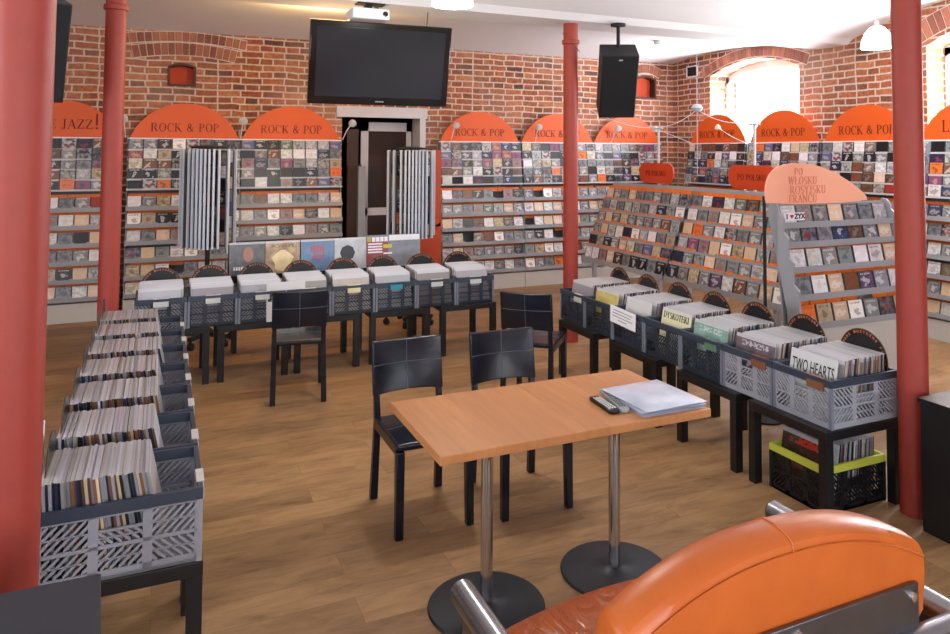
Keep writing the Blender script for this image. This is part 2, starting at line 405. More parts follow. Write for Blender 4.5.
# serif capitals: strokes (x0,z0,x1,z1,weight), arcs for round letters; unit height
def serif_mesh(body, h, mat, depth=.0015):
    """Latin serif capitals made of thick and thin strokes; centred, facing -Y"""
    mb = MB(); T = .13; t = .05
    def bar(x, a, b, w):
        (x0, z0), (x1, z1) = a, b
        d = Vector((x1 - x0, z1 - z0)); L = d.length
        nx, nz = -d.y / L * w / 2, d.x / L * w / 2
        P = [(x + x0 + nx, z0 + nz), (x + x0 - nx, z0 - nz), (x + x1 - nx, z1 - nz), (x + x1 + nx, z1 + nz)]
        mb.prism([(p * h, q * h) for p, q in P], -depth, depth, 'xz')
    def arc(x, cx, cz, rx, rz, a0, a1, n=12):
        pr_ = None
        for i in range(n + 1):
            a = math.radians(a0 + (a1 - a0) * i / n); c, s_ = math.cos(a), math.sin(a)
            w = t + (T - t) * abs(c) ** 1.3
            o = (cx + (rx) * c, cz + (rz) * s_); q = (cx + (rx - w) * c, cz + (rz - min(w, t * 1.4)) * s_)
            if pr_:
                P = [pr_[0], pr_[1], q, o]
                mb.prism([((x + p) * h, r_ * h) for p, r_ in P], -depth, depth, 'xz')
            pr_ = (o, q)
    def ser(x, cx, z, w=.26):
        zz = z + (.02 if z < .5 else -.02)
        bar(x, (cx - w / 2, zz), (cx + w / 2, zz), .045)
    def stem(x, cx, w=T, z0=0, z1=1, s0=1, s1=1):
        bar(x, (cx, z0), (cx, z1), w)
        if s0: ser(x, cx, z0, w + .16)
        if s1: ser(x, cx, z1, w + .16)
    def G(ch, x):
        if ch == ' ': return .38
        if ch == 'R': stem(x, .13); arc(x, .32, .75, .30, .25, -90, 90); bar(x, (.13, .98), (.34, .98), t); bar(x, (.13, .52), (.34, .52), t); bar(x, (.36, .5), (.66, .03), T); ser(x, .7, 0, .18); return .80
        if ch == 'P': stem(x, .13); arc(x, .32, .74, .30, .26, -90, 90); bar(x, (.13, .98), (.34, .98), t); bar(x, (.13, .5), (.34, .5), t); return .68
        if ch == 'O': arc(x, .40, .5, .38, .52, 0, 360, 28); return .82
        if ch == 'C': arc(x, .40, .5, .38, .52, 50, 310, 22); bar(x, (.66, .68), (.66, .95), t); return .76
        if ch == 'K': stem(x, .13); bar(x, (.2, .45), (.62, .97), t); bar(x, (.3, .58), (.66, .03), T); ser(x, .62, 1, .22); ser(x, .68, 0, .22); return .80
        if ch == '&': arc(x, .34, .76, .20, .24, 0, 360, 18); arc(x, .33, .28, .30, .30, 60, 330, 18); bar(x, (.22, .62), (.70, .03), T); bar(x, (.55, .12), (.72, .45), t); ser(x, .72, .48, .2); return .86
        if ch == 'E': stem(x, .13); bar(x, (.13, .975), (.58, .975), t); bar(x, (.13, .52), (.48, .52), t); bar(x, (.13, .025), (.60, .025), t); bar(x, (.58, .8), (.58, 1), t); bar(x, (.6, 0), (.6, .22), t); bar(x, (.48, .42), (.48, .62), t); return .68
        if ch == 'F': stem(x, .13); bar(x, (.13, .975), (.56, .975), t); bar(x, (.13, .52), (.46, .52), t); bar(x, (.56, .8), (.56, 1), t); return .62
        if ch == 'J': stem(x, .26, T, .1, 1, 0, 1); arc(x, .13, .12, .18, .2, 180, 360, 8); return .46
        if ch == 'A': bar(x, (.08, 0), (.38, 1), t); bar(x, (.38, 1), (.70, 0), T); bar(x, (.2, .35), (.56, .35), t); ser(x, .08, 0, .2); ser(x, .70, 0, .26); return .80
        if ch == 'Z': bar(x, (.08, .97), (.62, .97), t); bar(x, (.60, .96), (.08, .04), T); bar(x, (.08, .025), (.64, .025), t); bar(x, (.08, .78), (.08, 1), t); bar(x, (.64, 0), (.64, .22), t); return .72
        if ch == '!': bar(x, (.14, .3), (.14, 1.3), .15); bar(x, (.14, -.02), (.14, .14), .16); return .34
        if ch == 'L': stem(x, .13); bar(x, (.13, .025), (.58, .025), t); bar(x, (.58, 0), (.58, .25), t); return .64
        if ch == '1': stem(x, .13); bar(x, (.13, .025), (.58, .025), t); bar(x, (.58, 0), (.58, .25), t); bar(x, (.0, .4), (.34, .66), t); return .64   # crossed L
        if ch == 'W': bar(x, (.08, 1), (.28, 0), T); bar(x, (.28, 0), (.5, 1), t); bar(x, (.5, 1), (.7, 0), T); bar(x, (.7, 0), (.92, 1), t); ser(x, .08, 1, .22); ser(x, .92, 1, .2); return 1.02
        if ch == 'S': arc(x, .30, .74, .23, .27, 40, 270, 14); arc(x, .30, .26, .25, .28, 90, -140, 14); return .60
        if ch == 'U': stem(x, .14, T, .3, 1, 0, 1); stem(x, .62, t, .3, 1, 0, 1); arc(x, .37, .3, .30, .32, 180, 360, 14); return .78
        if ch == 'Y': bar(x, (.08, 1), (.38, .48), T); bar(x, (.38, .48), (.68, 1), t); stem(x, .38, T, 0, .5, 1, 0); ser(x, .08, 1, .22); ser(x, .68, 1, .2); return .78
        if ch == 'I': stem(x, .15); return .32
        if ch == 'N': stem(x, .12, t); stem(x, .66, t, 0, 1, 0, 1); bar(x, (.12, 1), (.66, 0), T); return .82
        if ch == 'T': stem(x, .34, T, 0, 1, 1, 0); bar(x, (.04, .975), (.64, .975), t); bar(x, (.05, .78), (.05, 1), t); bar(x, (.63, .78), (.63, 1), t); return .70
        if ch == 'D': stem(x, .13); arc(x, .28, .5, .44, .5, -90, 90, 16); bar(x, (.13, .975), (.3, .975), t); bar(x, (.13, .025), (.3, .025), t); return .80
        if ch == 'H': stem(x, .13); stem(x, .62); bar(x, (.13, .5), (.62, .5), t); return .78
        return .5
    x = 0
    for ch in body: x += G(ch, x) + .06
    W = x * h
    mb.v = [(a - W / 2, b_, c_ - h / 2) for a, b_, c_ in mb.v]
    return mb.mesh('lettering', mat, smooth=False), W
_sc = {}
def serif(body, h, mat):
    k = (body, h, mat.name)
    if k not in _sc: _sc[k] = serif_mesh(body, h, mat)[0]
    return _sc[k]

# ------------------------------------------------------------------ camera (built from the photograph's vanishing points)
H = 1.85
cd = bpy.data.cameras.new('camera'); cam = bpy.data.objects.new('camera', cd); COL.objects.link(cam); SC.camera = cam
yaw, pit, rol = .43224, .04428, .004274
cy, sy = math.cos(yaw), math.sin(yaw); cp, sp_ = math.cos(pit), math.sin(pit); cr, sr = math.cos(rol), math.sin(rol)
A = Matrix(((cy, -sy, 0), (0, 0, -1), (sy, cy, 0)))
Pm = Matrix(((1, 0, 0), (0, cp, sp_), (0, -sp_, cp)))
Ro = Matrix(((cr, -sr, 0), (sr, cr, 0), (0, 0, 1)))
W2C = Ro @ Pm @ A                       # x right, y down, z forward
C2W = W2C.transposed()
fx = Matrix(((1, 0, 0), (0, -1, 0), (0, 0, -1)))
cam.matrix_world = Matrix.Translation((0, 0, H)) @ (C2W @ fx).to_4x4()
cd.sensor_width = 36; cd.lens = 744.69 / 950 * 36
cd.shift_x = (475 - 506.0) / 950; cd.shift_y = (119.5 - 317) / 950
cd.clip_start = .05; cd.clip_end = 200

# ------------------------------------------------------------------ room shell
XL, XR, YF, YB = -3.6, 7.35, -3.2, 9.6
mb = MB(); mb.box(XL - .3, XR + .6, YF - .3, YB + 2.6, -.1, 0); struct('floor', mb, M['floor'])

def wall_with_holes(axis, c, thick, u0, u1, ztop, holes, sgn):
    """axis 'x': wall runs along x at y=c; sgn = direction of thickness away from the room. holes: (a,b,z0,z1,rise)"""
    mb = MB()
    def P(u, d, z): return (u, c + sgn * d, z) if axis == 'x' else (c + sgn * d, u, z)
    def q(ua, ub, za0, zb0, za1, zb1):   # slab between u's with sloping lower / upper edges
        v = []
        for d in (0, thick):
            v += [P(ua, d, za0), P(ub, d, zb0), P(ub, d, zb1), P(ua, d, za1)]
        mb.solid(v, [(0, 1, 2, 3), (7, 6, 5, 4), (0, 4, 5, 1), (1, 5, 6, 2), (2, 6, 7, 3), (3, 7, 4, 0)])
    cur = u0
    for a, b, z0, z1, rise in sorted(holes):
        q(cur, a, 0, 0, ztop, ztop)
        if z0 > 0: q(a, b, 0, 0, z0, z0)
        n = 12 if rise else 1
        for i in range(n):
            t0, t1 = i / n, (i + 1) / n
            f = lambda t: z1 + rise * (1 - (2 * t - 1) ** 2)
            q(a + (b - a) * t0, a + (b - a) * t1, f(t0), f(t1), ztop, ztop)
        cur = b
    q(cur, u1, 0, 0, ztop, ztop)
    return mb
backholes = [(.04, .35, 2.615, 2.85, .045), (2.10, 3.22, 0, 2.33, 0), (6.62, 7.02, 2.69, 3.0, .06)]
struct('wall_back', wall_with_holes('x', YB, .35, XL, XR, 3.9, backholes, 1), M['brick'])
winholes = [(7.02, 8.72, 1.2, 2.98, .17), (3.55, 5.28, 1.2, 3.0, .22)]
struct('wall_right', wall_with_holes('y', XR, .5, YF, YB + .35, 3.9, winholes, 1), M['brick'])
struct('wall_left', wall_with_holes('y', XL, .3, YF, YB + .35, 3.9, [(-1.8, .2, .9, 2.7, .15), (2.2, 4.2, .9, 2.7, .15)], -1), M['brick'])
struct('wall_front', wall_with_holes('x', YF, .3, XL, XR, 3.9, [(-2.6, -.9, .8, 2.75, .15), (.2, 1.9, .8, 2.75, .15), (3.4, 5.1, .8, 2.75, .15)], -1), M['brick'])

# brick arches (voussoirs) over the openings
def voussoirs(name, axis, c, sgn, cen, half, zs, rise, depth, n, over=.25):
    mb = MB(); rad = (half * half + rise * rise) / (2 * rise); zc = zs + rise - rad
    a_max = math.asin(half / rad)
    for ring in range(1):
        for i in range(n):
            a0 = -a_max - .02 + (2 * a_max + .04) * (i + .07) / n; a1 = -a_max - .02 + (2 * a_max + .04) * (i + .93) / n
            r0, r1 = rad + .012, rad + depth
            g = R.random(); col = lin((.50 + .2 * g, .31 + .14 * g + R.uniform(-.03, .03), .25 + .1 * g))
            v = []
            for d in (.0, -.012 - R.random() * .006):
                for a, r in ((a0, r0), (a1, r0), (a1, r1), (a0, r1)):
                    u = cen + r * math.sin(a); z = zc + r * math.cos(a)
                    v.append((u, c + sgn * d, z) if axis == 'x' else (c + sgn * d, u, z))
            mb.solid(v, [(3, 2, 1, 0), (4, 5, 6, 7), (0, 1, 5, 4), (1, 2, 6, 5), (2, 3, 7, 6), (3, 0, 4, 7)], 0, (col,) * 3)
    o = struct(name, mb, M['voussoir']); band = MB(); nn = n * 2
    for i in range(nn):
        v = []
        for d in (.0, -.005):
            for k, r in ((0, rad), (1, rad), (1, rad + depth + .012), (0, rad + depth + .012)):
                a = -a_max - .02 + (2 * a_max + .04) * (i + k) / nn; u = cen + r * math.sin(a); z = zc + r * math.cos(a)
                v.append((u, c + sgn * d, z) if axis == 'x' else (c + sgn * d, u, z))
        band.solid(v, [(3, 2, 1, 0), (4, 5, 6, 7), (0, 1, 5, 4), (1, 2, 6, 5), (2, 3, 7, 6), (3, 0, 4, 7)])
    ob('mortar_bed', band, parent=o, mat=M['mortar'])
    return o
voussoirs('trim_1', 'x', YB, 1, .23, .50, 2.93, .05, .15, 15)
voussoirs('trim_7', 'x', YB, 1, .23, .60, 3.09, .05, .12, 17)
voussoirs('trim_2', 'y', XR, 1, 7.87, .93, 2.985, .185, .14, 26)
voussoirs('trim_3', 'y', XR, 1, 4.415, .95, 3.01, .235, .22, 26)
voussoirs('trim_4', 'x', YB, 1, 6.82, .24, 3.02, .07, .14, 8)
# plastered niches
def niche(nm, a, b, z0, z1, rise, lab):
    m2 = MB()
    t = .028; n = 10
    pts = [(a, z0), (b, z0)] + [(b + (a - b) * i / n, z1 + rise * (1 - (2 * i / n - 1) ** 2)) for i in range(n + 1)]
    ins = [(p + (t if p < (a + b) / 2 else -t) * (1 if abs(p - (a + b) / 2) > (b - a) / 2 - .03 else 0), q + (t if q < z0 + .01 else -t)) for p, q in pts]
    for i in range(len(pts)):
        j = (i + 1) % len(pts)
        P = [pts[i], pts[j], ins[j], ins[i]]
        m2.prism(P, YB - .012, YB + .14, 'xz', 0)
    o = struct(nm, m2, M['darkbrown'])
    m3 = MB(); m3.prism([(a, z0), (b, z0)] + pts[2:], YB + .13, YB + .16, 'xz', 0)
    ob('niche_panel', m3, parent=o, mat=M['redpaint'])
niche('trim_5', .04, .35, 2.615, 2.85, .045, '')
niche('trim_6', 6.62, 7.02, 2.69, 3.0, .06, '')

# ceiling: shallow vaults between beams running along X
prof = []
def vault(y0, y1, zs, zc, n=10):
    return [(y0 + (y1 - y0) * i / n, zs + (zc - zs) * (1 - (2 * i / n - 1) ** 2)) for i in range(n + 1)]
prof += vault(YF - .3, 2.35, 3.2, 3.46)
prof += [(2.4, 3.13), (2.85, 3.13)]
prof += vault(2.95, 6.2, 3.2, 3.47)
prof += [(6.28, 3.14), (6.72, 3.14)]
prof += [(y, z + .075 * (y - 6.85) / 2.77) for y, z in vault(6.85, 9.62, 3.19, 3.30)]
prof += [(YB + .4, 3.26)]
mb = MB()
poly = prof + [(YB + .4, 3.95), (YF - .3, 3.95)]
for (ya, za), (yb, zb) in zip(prof[:-1], prof[1:]):
    v = [(XL - .3, ya, za), (XL - .3, yb, zb), (XL - .3, yb, 3.95), (XL - .3, ya, 3.95), (XR + .5, ya, za), (XR + .5, yb, zb), (XR + .5, yb, 3.95), (XR + .5, ya, 3.95)]
    mb.solid(v, [(0, 1, 2, 3), (7, 6, 5, 4), (0, 4, 5, 1), (3, 2, 6, 7)])
struct('ceiling', mb, M['ceiling'])

# windows
def window(nm, axis, c, sgn, a, b, z0, z1, rise, glassmat=None, back=.3):
    o = thing(nm, None, None); o['kind'] = 'structure'
    def P(u, d, z): return (u, c + sgn * d, z) if axis == 'x' else (c + sgn * d, u, z)
    fr = MB(); n = 12; w = .07
    top = lambda t: z1 + rise * (1 - (2 * t - 1) ** 2)
    def slab(m_, pts, d0, d1):
        k = len(pts); v = [P(u, d0, z) for u, z in pts] + [P(u, d1, z) for u, z in pts]
        m_.solid(v, [tuple(range(k)), tuple(range(2 * k - 1, k - 1, -1))] + [(i, i + k, (i + 1) % k + k, (i + 1) % k) for i in range(k)])
    slab(fr, [(a, z0), (a + w, z0), (a + w, z1), (a, z1)], back, back + .07)
    slab(fr, [(b - w, z0), (b, z0), (b, z1), (b - w, z1)], back, back + .07)
    slab(fr, [(a, z0), (b, z0), (b, z0 + w), (a, z0 + w)], back, back + .07)
    mid = (a + b) / 2
    if axis == 'x' or sgn < 0: slab(fr, [(mid - .03, z0), (mid + .03, z0), (mid + .03, z1 + rise * .9), (mid - .03, z1 + rise * .9)], back, back + .07)
    for i in range(n):
        t0, t1 = i / n, (i + 1) / n
        slab(fr, [(a + (b - a) * t0, top(t0) - w * 1.4), (a + (b - a) * t1, top(t1) - w * 1.4), (a + (b - a) * t1, top(t1)), (a + (b - a) * t0, top(t0))], back, back + .07)
    ob('window_frame', fr, parent=o, mat=M['white'])
    gl = MB(); pts = [(a + .02, z0 + .02), (b - .02, z0 + .02)] + [(b + (a - b) * i / n, top(i / n) - .02) for i in range(n + 1)]
    slab(gl, pts, back + .03, back + .038)
    ob('window_pane', gl, parent=o, mat=M['pane'])
    sl = MB(); slab(sl, [(a - .02, z0 - .03), (b + .02, z0 - .03), (b + .02, z0), (a - .02, z0)], -.03, back)
    ob('window_sill', sl, parent=o, mat=M['white'])
window('window_1', 'y', XR, 1, 7.02, 8.72, 1.2, 2.98, .17)
window('window_2', 'y', XR, 1, 3.55, 5.28, 1.2, 3.0, .22)
window('window_3', 'x', YF, -1, -2.6, -.9, .8, 2.75, .15, back=.15)
window('window_4', 'x', YF, -1, .2, 1.9, .8, 2.75, .15, back=.15)
window('window_5', 'x', YF, -1, 3.4, 5.1, .8, 2.75, .15, back=.15)
window('window_6', 'y', XL, -1, -1.8, .2, .9, 2.7, .15, back=.15)
window('window_7', 'y', XL, -1, 2.2, 4.2, .9, 2.7, .15, back=.15)

# doorway with a white frame, a dark passage behind and an open glazed door leaf
d = thing('door_1', None, None); d['kind'] = 'structure'
mb = MB()
mb.box(2.02, 3.24, YB - .05, YB + .02, 2.30, 2.44); mb.box(3.14, 3.22, YB - .04, YB + .3, 0, 2.30); 
ob('door_frame', mb, parent=d, mat=M['doorpaint'])
mb = MB()
X0, X1, Yd = 2.42, 3.12, YB + .28
mb.box(X0, X0 + .10, Yd, Yd + .04, 0, 2.25); mb.box(X1 - .07, X1, Yd, Yd + .04, 0, 2.25); mb.box(X0, X1, Yd, Yd + .04, 2.13, 2.25)
mb.box(X0, X1, Yd, Yd + .04, 1.0, 1.10); mb.box(X0, X1, Yd, Yd + .04, 0, .3)
lf = ob('door_leaf', mb, parent=d, mat=M['doorpaint'])
mb = MB(); mb.box(X0 + .05, X1 - .04, Yd + .015, Yd + .025, .2, 2.2); ob('door_pane', mb, parent=lf, mat=M['doorglass'])
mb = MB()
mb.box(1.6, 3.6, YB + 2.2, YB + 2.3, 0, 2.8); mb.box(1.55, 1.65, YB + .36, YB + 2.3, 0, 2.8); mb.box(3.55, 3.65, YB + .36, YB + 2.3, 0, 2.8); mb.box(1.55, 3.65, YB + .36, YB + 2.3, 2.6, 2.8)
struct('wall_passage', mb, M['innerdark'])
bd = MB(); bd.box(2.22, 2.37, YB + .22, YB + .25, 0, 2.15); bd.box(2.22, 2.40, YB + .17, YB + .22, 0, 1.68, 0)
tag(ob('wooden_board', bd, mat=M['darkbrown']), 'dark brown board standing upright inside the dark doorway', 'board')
bd = MB(); bd.box(2.33, 2.42, YB + .02, YB + .10, 0, 1.66)
tag(ob('grey_board', bd, mat=M['rack']), 'narrow grey white post leaning inside the doorway beside the glazed door', 'board')

# ------------------------------------------------------------------ columns
def column(x, y, lab, ring=True):
    mb = MB(); mb.lathe([(.073, 0), (.073, 3.15)], 32)
    o = thing('iron_column', lab, 'column', (x, y, 0), 0, 'red iron columns')
    ob('shaft', mb, parent=o, mat=M['column_paint'])
    r = MB(); r.lathe([(.074, 2.93), (.086, 2.935), (.09, 2.955), (.086, 2.975), (.074, 2.98)], 32); ob('collar', r, parent=o, mat=M['column_paint'])
    return o
column(-.355, 2.45, 'thick red iron column at the far left edge, nearest the camera')
column(-.345, 6.45, 'red iron column rising behind the left end of the crate tables, in front of the jazz rack')
column(3.69, 6.46, 'red iron column in the middle of the room, behind the black chair')
column(3.575, 2.68, 'red iron column at the near end of the right crate row')

# ------------------------------------------------------------------ cover meshes
PAL = {'white': rgb(226, 226, 228), 'grey': rgb(138, 140, 146), 'black': rgb(24, 24, 28), 'blue': rgb(58, 92, 150), 'red': rgb(170, 44, 40), 'brown': rgb(112, 78, 58),
       'beige': rgb(204, 180, 148), 'orange': rgb(212, 112, 52), 'green': rgb(84, 112, 78), 'yellow': rgb(214, 190, 84), 'purple': rgb(104, 78, 120), 'dark blue': rgb(34, 44, 72)}
WT = [('white', 5), ('grey', 7), ('black', 7), ('dark blue', 3), ('brown', 4), ('beige', 2.6), ('blue', 1.3), ('red', 1), ('purple', .9), ('green', .9), ('orange', .4), ('yellow', .35)]
def pick():
    s_ = R.random() * sum(w for _, w in WT)
    for k, w in WT:
        s_ -= w
        if s_ < 0: return k
    return 'grey'
def jit(c, a=.18):
    k = 1 + R.uniform(-a, a); return tuple(min(1, v * k * (1 + R.uniform(-.06, .06))) for v in c)
def cover_box(mb, w, t, h, c1, c2, c3, T, edge, top=None, n=None):
    """thin box, front faces -y, origin at bottom centre"""
    mb.T = T
    a = -w / 2; b = w / 2; off = (R.randrange(40), R.randrange(40)) if n is None else n
    uv = [(off[0] + .001, off[1] + .001), (off[0] + .999, off[1] + .001), (off[0] + .999, off[1] + .999), (off[0] + .001, off[1] + .999)]
    mb.face([(a, 0, 0), (b, 0, 0), (b, 0, h), (a, 0, h)], 0, (c1, c2, c3), uv)
    mb.face([(b, t, 0), (a, t, 0), (a, t, h), (b, t, h)], 0, (c1, c2, c3), uv)
    E = (edge,) * 3; TT = (top or edge,) * 3
    mb.face([(a, t, 0), (a, 0, 0), (a, 0, h), (a, t, h)], 0, E); mb.face([(b, 0, 0), (b, t, 0), (b, t, h), (b, 0, h)], 0, E)
    mb.face([(a, 0, h), (b, 0, h), (b, t, h), (a, t, h)], 0, TT); mb.face([(a, t, 0), (b, t, 0), (b, 0, 0), (a, 0, 0)], 0, E)
    mb.T = None
CDS = []   # (colour name, spec)
def cdspec():
    k = pick(); c1 = jit(PAL[k]); c2 = jit(PAL[pick()], .3) if R.random() < .6 else jit(c1, .4); c3 = PAL[R.choice(['white', 'black', 'black', 'beige', 'white', 'grey', 'red'])]
    c2 = tuple(a * .45 + b_ * .55 for a, b_ in zip(c1, c2))
    return k, c1, c2, c3, (R.randrange(40), R.randrange(40))
for i in range(80): CDS.append(cdspec())
CDW, CDH, CDT = .146, .126, .0095
CDM = []
for k, c1, c2, c3, n in CDS:
    mb = MB(); cover_box(mb, CDW, CDT, CDH, c1, c2, c3, None, (.10, .10, .11), n=n); CDM.append(mb.mesh('cd_case', M['cdcover'], smooth=False))
LPS = []
for i in range(48):
    k, c1, c2, c3, n = cdspec()
    pale = R.uniform(.5, .85); wht = (R.uniform(.26, .56),) * 3
    wht = tuple(a * b_ for a, b_ in zip(wht, (1, R.uniform(.94, 1.02), R.uniform(.92, 1.16))))
    c1 = tuple(a * (1 - pale) + b_ * pale for a, b_ in zip(c1, wht)); c2 = tuple(a * (1 - pale) + b_ * pale for a, b_ in zip(c2, wht))
    edge = jit(PAL[R.choice(['black', 'black', 'brown', 'dark blue', 'beige', 'grey', 'grey', 'brown', 'brown', 'dark blue', 'white'])], .3)
    tk = R.uniform(.7, 1.1); topc = tuple(a * tk for a in wht)
    LPS.append((c1, c2, c1, n, edge, topc))
LPW = .312
def lpmesh(spec, t=.0045):
    c1, c2, c3, n, edge, topc = spec
    mb = MB(); cover_box(mb, LPW, t, LPW, c1, c2, c3, None, edge, topc, n=n); return mb.mesh('record_sleeve', M['lpcover'], smooth=False)
LPM = [lpmesh(s_, .0090) for s_ in LPS]
CD_LIST = []   # (matrix, index, label, group-phrase)
LP_LIST = []

ORD = ['first', 'second', 'third', 'fourth', 'fifth', 'sixth', 'seventh', 'eighth', 'ninth', 'tenth', 'eleventh', 'twelfth']
def add_cds(base, rows, nper, halfw, desc, tilt=.2, unit='row', pitch=None):
    """rows: (y, z, kind)  in rack space; base = matrix of the rack"""
    for ri, (y, z, tl) in enumerate(rows):
        for j in range(nper):
            if R.random() < .008 and ri > 0: continue
            x = -halfw + (j + .5) * 2 * halfw / nper + R.uniform(-.001, .001)
            T = base @ Matrix.Translation((x, y + R.uniform(-.002, .002), z)) @ Matrix.Rotation(-tl, 4, 'X') @ Matrix.Rotation(R.uniform(-.012, .012), 4, 'Y')
            i = R.randrange(len(CDS))
            if unit == 'shelf' and R.random() < .5: i = R.choice([q for q in range(len(CDS)) if CDS[q][0] in ('white', 'grey', 'beige', 'blue')])
            lab = '%s CD, %s from left, %s %s of %s' % (CDS[i][0], ORD[j], ORD[ri], unit, desc)
            CD_LIST.append((T, i, lab, 'CDs on ' + desc))

# ------------------------------------------------------------------ wall racks
RW = 1.212
def build_rack():
    """origin at the wall foot, faces -Y"""
    t = bpy.data.objects.new('cd_rack', None); COL.objects.link(t)
    mb = MB(); mb.box(-RW / 2, RW / 2, -.29, -.01, 0, .20); ob('plinth', mb, parent=t, mat=M['plinth'])
    mb = MB(); mb.box(-RW / 2 + .001, RW / 2 - .001, -.10, -.08, .2, 1.99); ob('back_panel', mb, parent=t, mat=M['rackdark'])
    for s_ in (-1, 1):
        mb = MB(); x = s_ * (RW / 2 - .006)
        mb.prism([(-.02, .2), (-.28, .2), (-.285, .27), (-.215, 1.24), (-.13, 1.45), (-.105, 1.98), (-.02, 1.98)], x - .003, x + .003, 'yz')
        ob('side_panel', mb, parent=t, mat=M['rack'])
    for i in range(5):
        z = 1.862 - i * .112; y = -.135 - .018 * i
        mb = MB(); mb.box(-RW / 2 + .001, RW / 2 - .001, y - .014, -.10, z - .008, z); mb.box(-RW / 2 + .001, RW / 2 - .001, y - .018, y - .014, z - .008, z + .012)
        ob('display_rail', mb, parent=t, mat=M['rail'])
    mb = MB(); mb.box(-RW / 2, RW / 2, -.135, -.08, 1.985, 2.0); ob('top_rail', mb, parent=t, mat=M['white'])
    for j in range(6):
        z = 1.215 - .192 * j; y = -.245 - .011 * j
        mb = MB()
        mb.box(-RW / 2 + .001, RW / 2 - .001, y, -.10, z - .012, z)
        mb.box(-RW / 2 + .001, RW / 2 - .001, y - .012, y, z - .034, z + .008)
        for k in range(8):     # scalloped clear pockets
            x = -RW / 2 + .006 + (k + .5) * (RW - .012) / 8
            mb.prism([(x - .074, z + .004), (x + .074, z + .004), (x + .074, z + .03), (x + .05, z + .012), (x - .05, z + .012), (x - .074, z + .03)], y - .010, y - .006, 'xz')
        ob('shelf', mb, parent=t, mat=M['rack'])
        k = 0
        while k < 7:
            n = R.choice([1, 1, 2, 3]); x0 = -RW / 2 + .02 + k * (RW - .04) / 7; x1 = x0 + min(n, 7 - k) * (RW - .04) / 7 - .006
            if R.random() < .78:
                X = Matrix.Translation((0, y + .074, z + .005)) @ Matrix.Rotation(-.2, 4, 'X')
                mb = MB(); mb.box(x0, x1, -.002, .001, .095, .156 + R.uniform(-.008, .006), X=X); ob('divider_card', mb, parent=t, mat=M['card'])
            k += n
    return t
def arch_sign(t, w, h, z, y, body, size, boardmat, inkmat, lz=.12, thick=.012):
    mb = MB(); n = 28
    r = (w * w / 4 + h * h) / (2 * h); am = math.asin(w / 2 / r) if h < w / 2 else PI / 2
    pts = [(r * math.sin(am - 2 * am * i / n), z + h - r + r * math.cos(am - 2 * am * i / n)) for i in range(n + 1)]
    mb.prism(pts, y, y + thick, 'xz')
    s_ = ob('sign_board', mb, parent=t, mat=boardmat)
    if body:
        ln = ob('lettering', serif(body, size, inkmat), parent=s_, loc=(0, y - .002, z + lz))
    return s_
ROWS = [(-.135 - .018 * i - .0115, 1.864 - i * .112, .10) for i in range(5)]
SHV = [(-.245 - .011 * j + .022, 1.217 - .192 * j, .2) for j in range(6)]
proto = build_rack()
racks = [  # x, y, rotation, sign text, label, short phrase
    (-1.01, YB, 0, 'FREE JAZZ!', 'tall grey CD wall rack under the orange jazz arch, left of the rest', 'the jazz rack'),
    (.25, YB, 0, 'ROCK & POP', 'tall grey CD wall rack behind the left display tower', 'the rack left of the tower'),
    (1.46, YB, 0, 'ROCK & POP', 'tall grey CD wall rack directly left of the dark doorway', 'the rack left of the door'),
    (3.99, YB, 0, 'ROCK & POP', 'tall grey CD wall rack directly right of the dark doorway', 'the rack right of the door'),
    (5.21, YB, 0, 'ROCK & POP', 'tall grey CD wall rack partly hidden by the middle red column', 'the rack behind the column'),
    (6.41, YB, 0, 'ROCK & POP', 'tall grey CD wall rack in the corner of the back brick wall', 'the corner rack'),
    (XR, 8.45, -PI / 2, 'ROCK & POP', 'tall grey CD wall rack left below the bright window', 'the rack left below the window'),
    (XR, 7.20, -PI / 2, 'ROCK & POP', 'tall grey CD wall rack right below the bright window', 'the rack right below the window'),
    (XR, 5.95, -PI / 2, 'ROCK & POP', 'tall grey CD wall rack behind the peach signed stand and right column', 'the rack behind the peach sign'),
    (XR, 4.70, -PI / 2, 'BLUES', 'tall grey CD wall rack at the right edge of the photo', 'the rack at the right edge')]
RK = []
for i, (x, y, rz, txt, lab, ph) in enumerate(racks):
    t = proto if i == 0 else copytree(RK[0])
    RK.append(t)
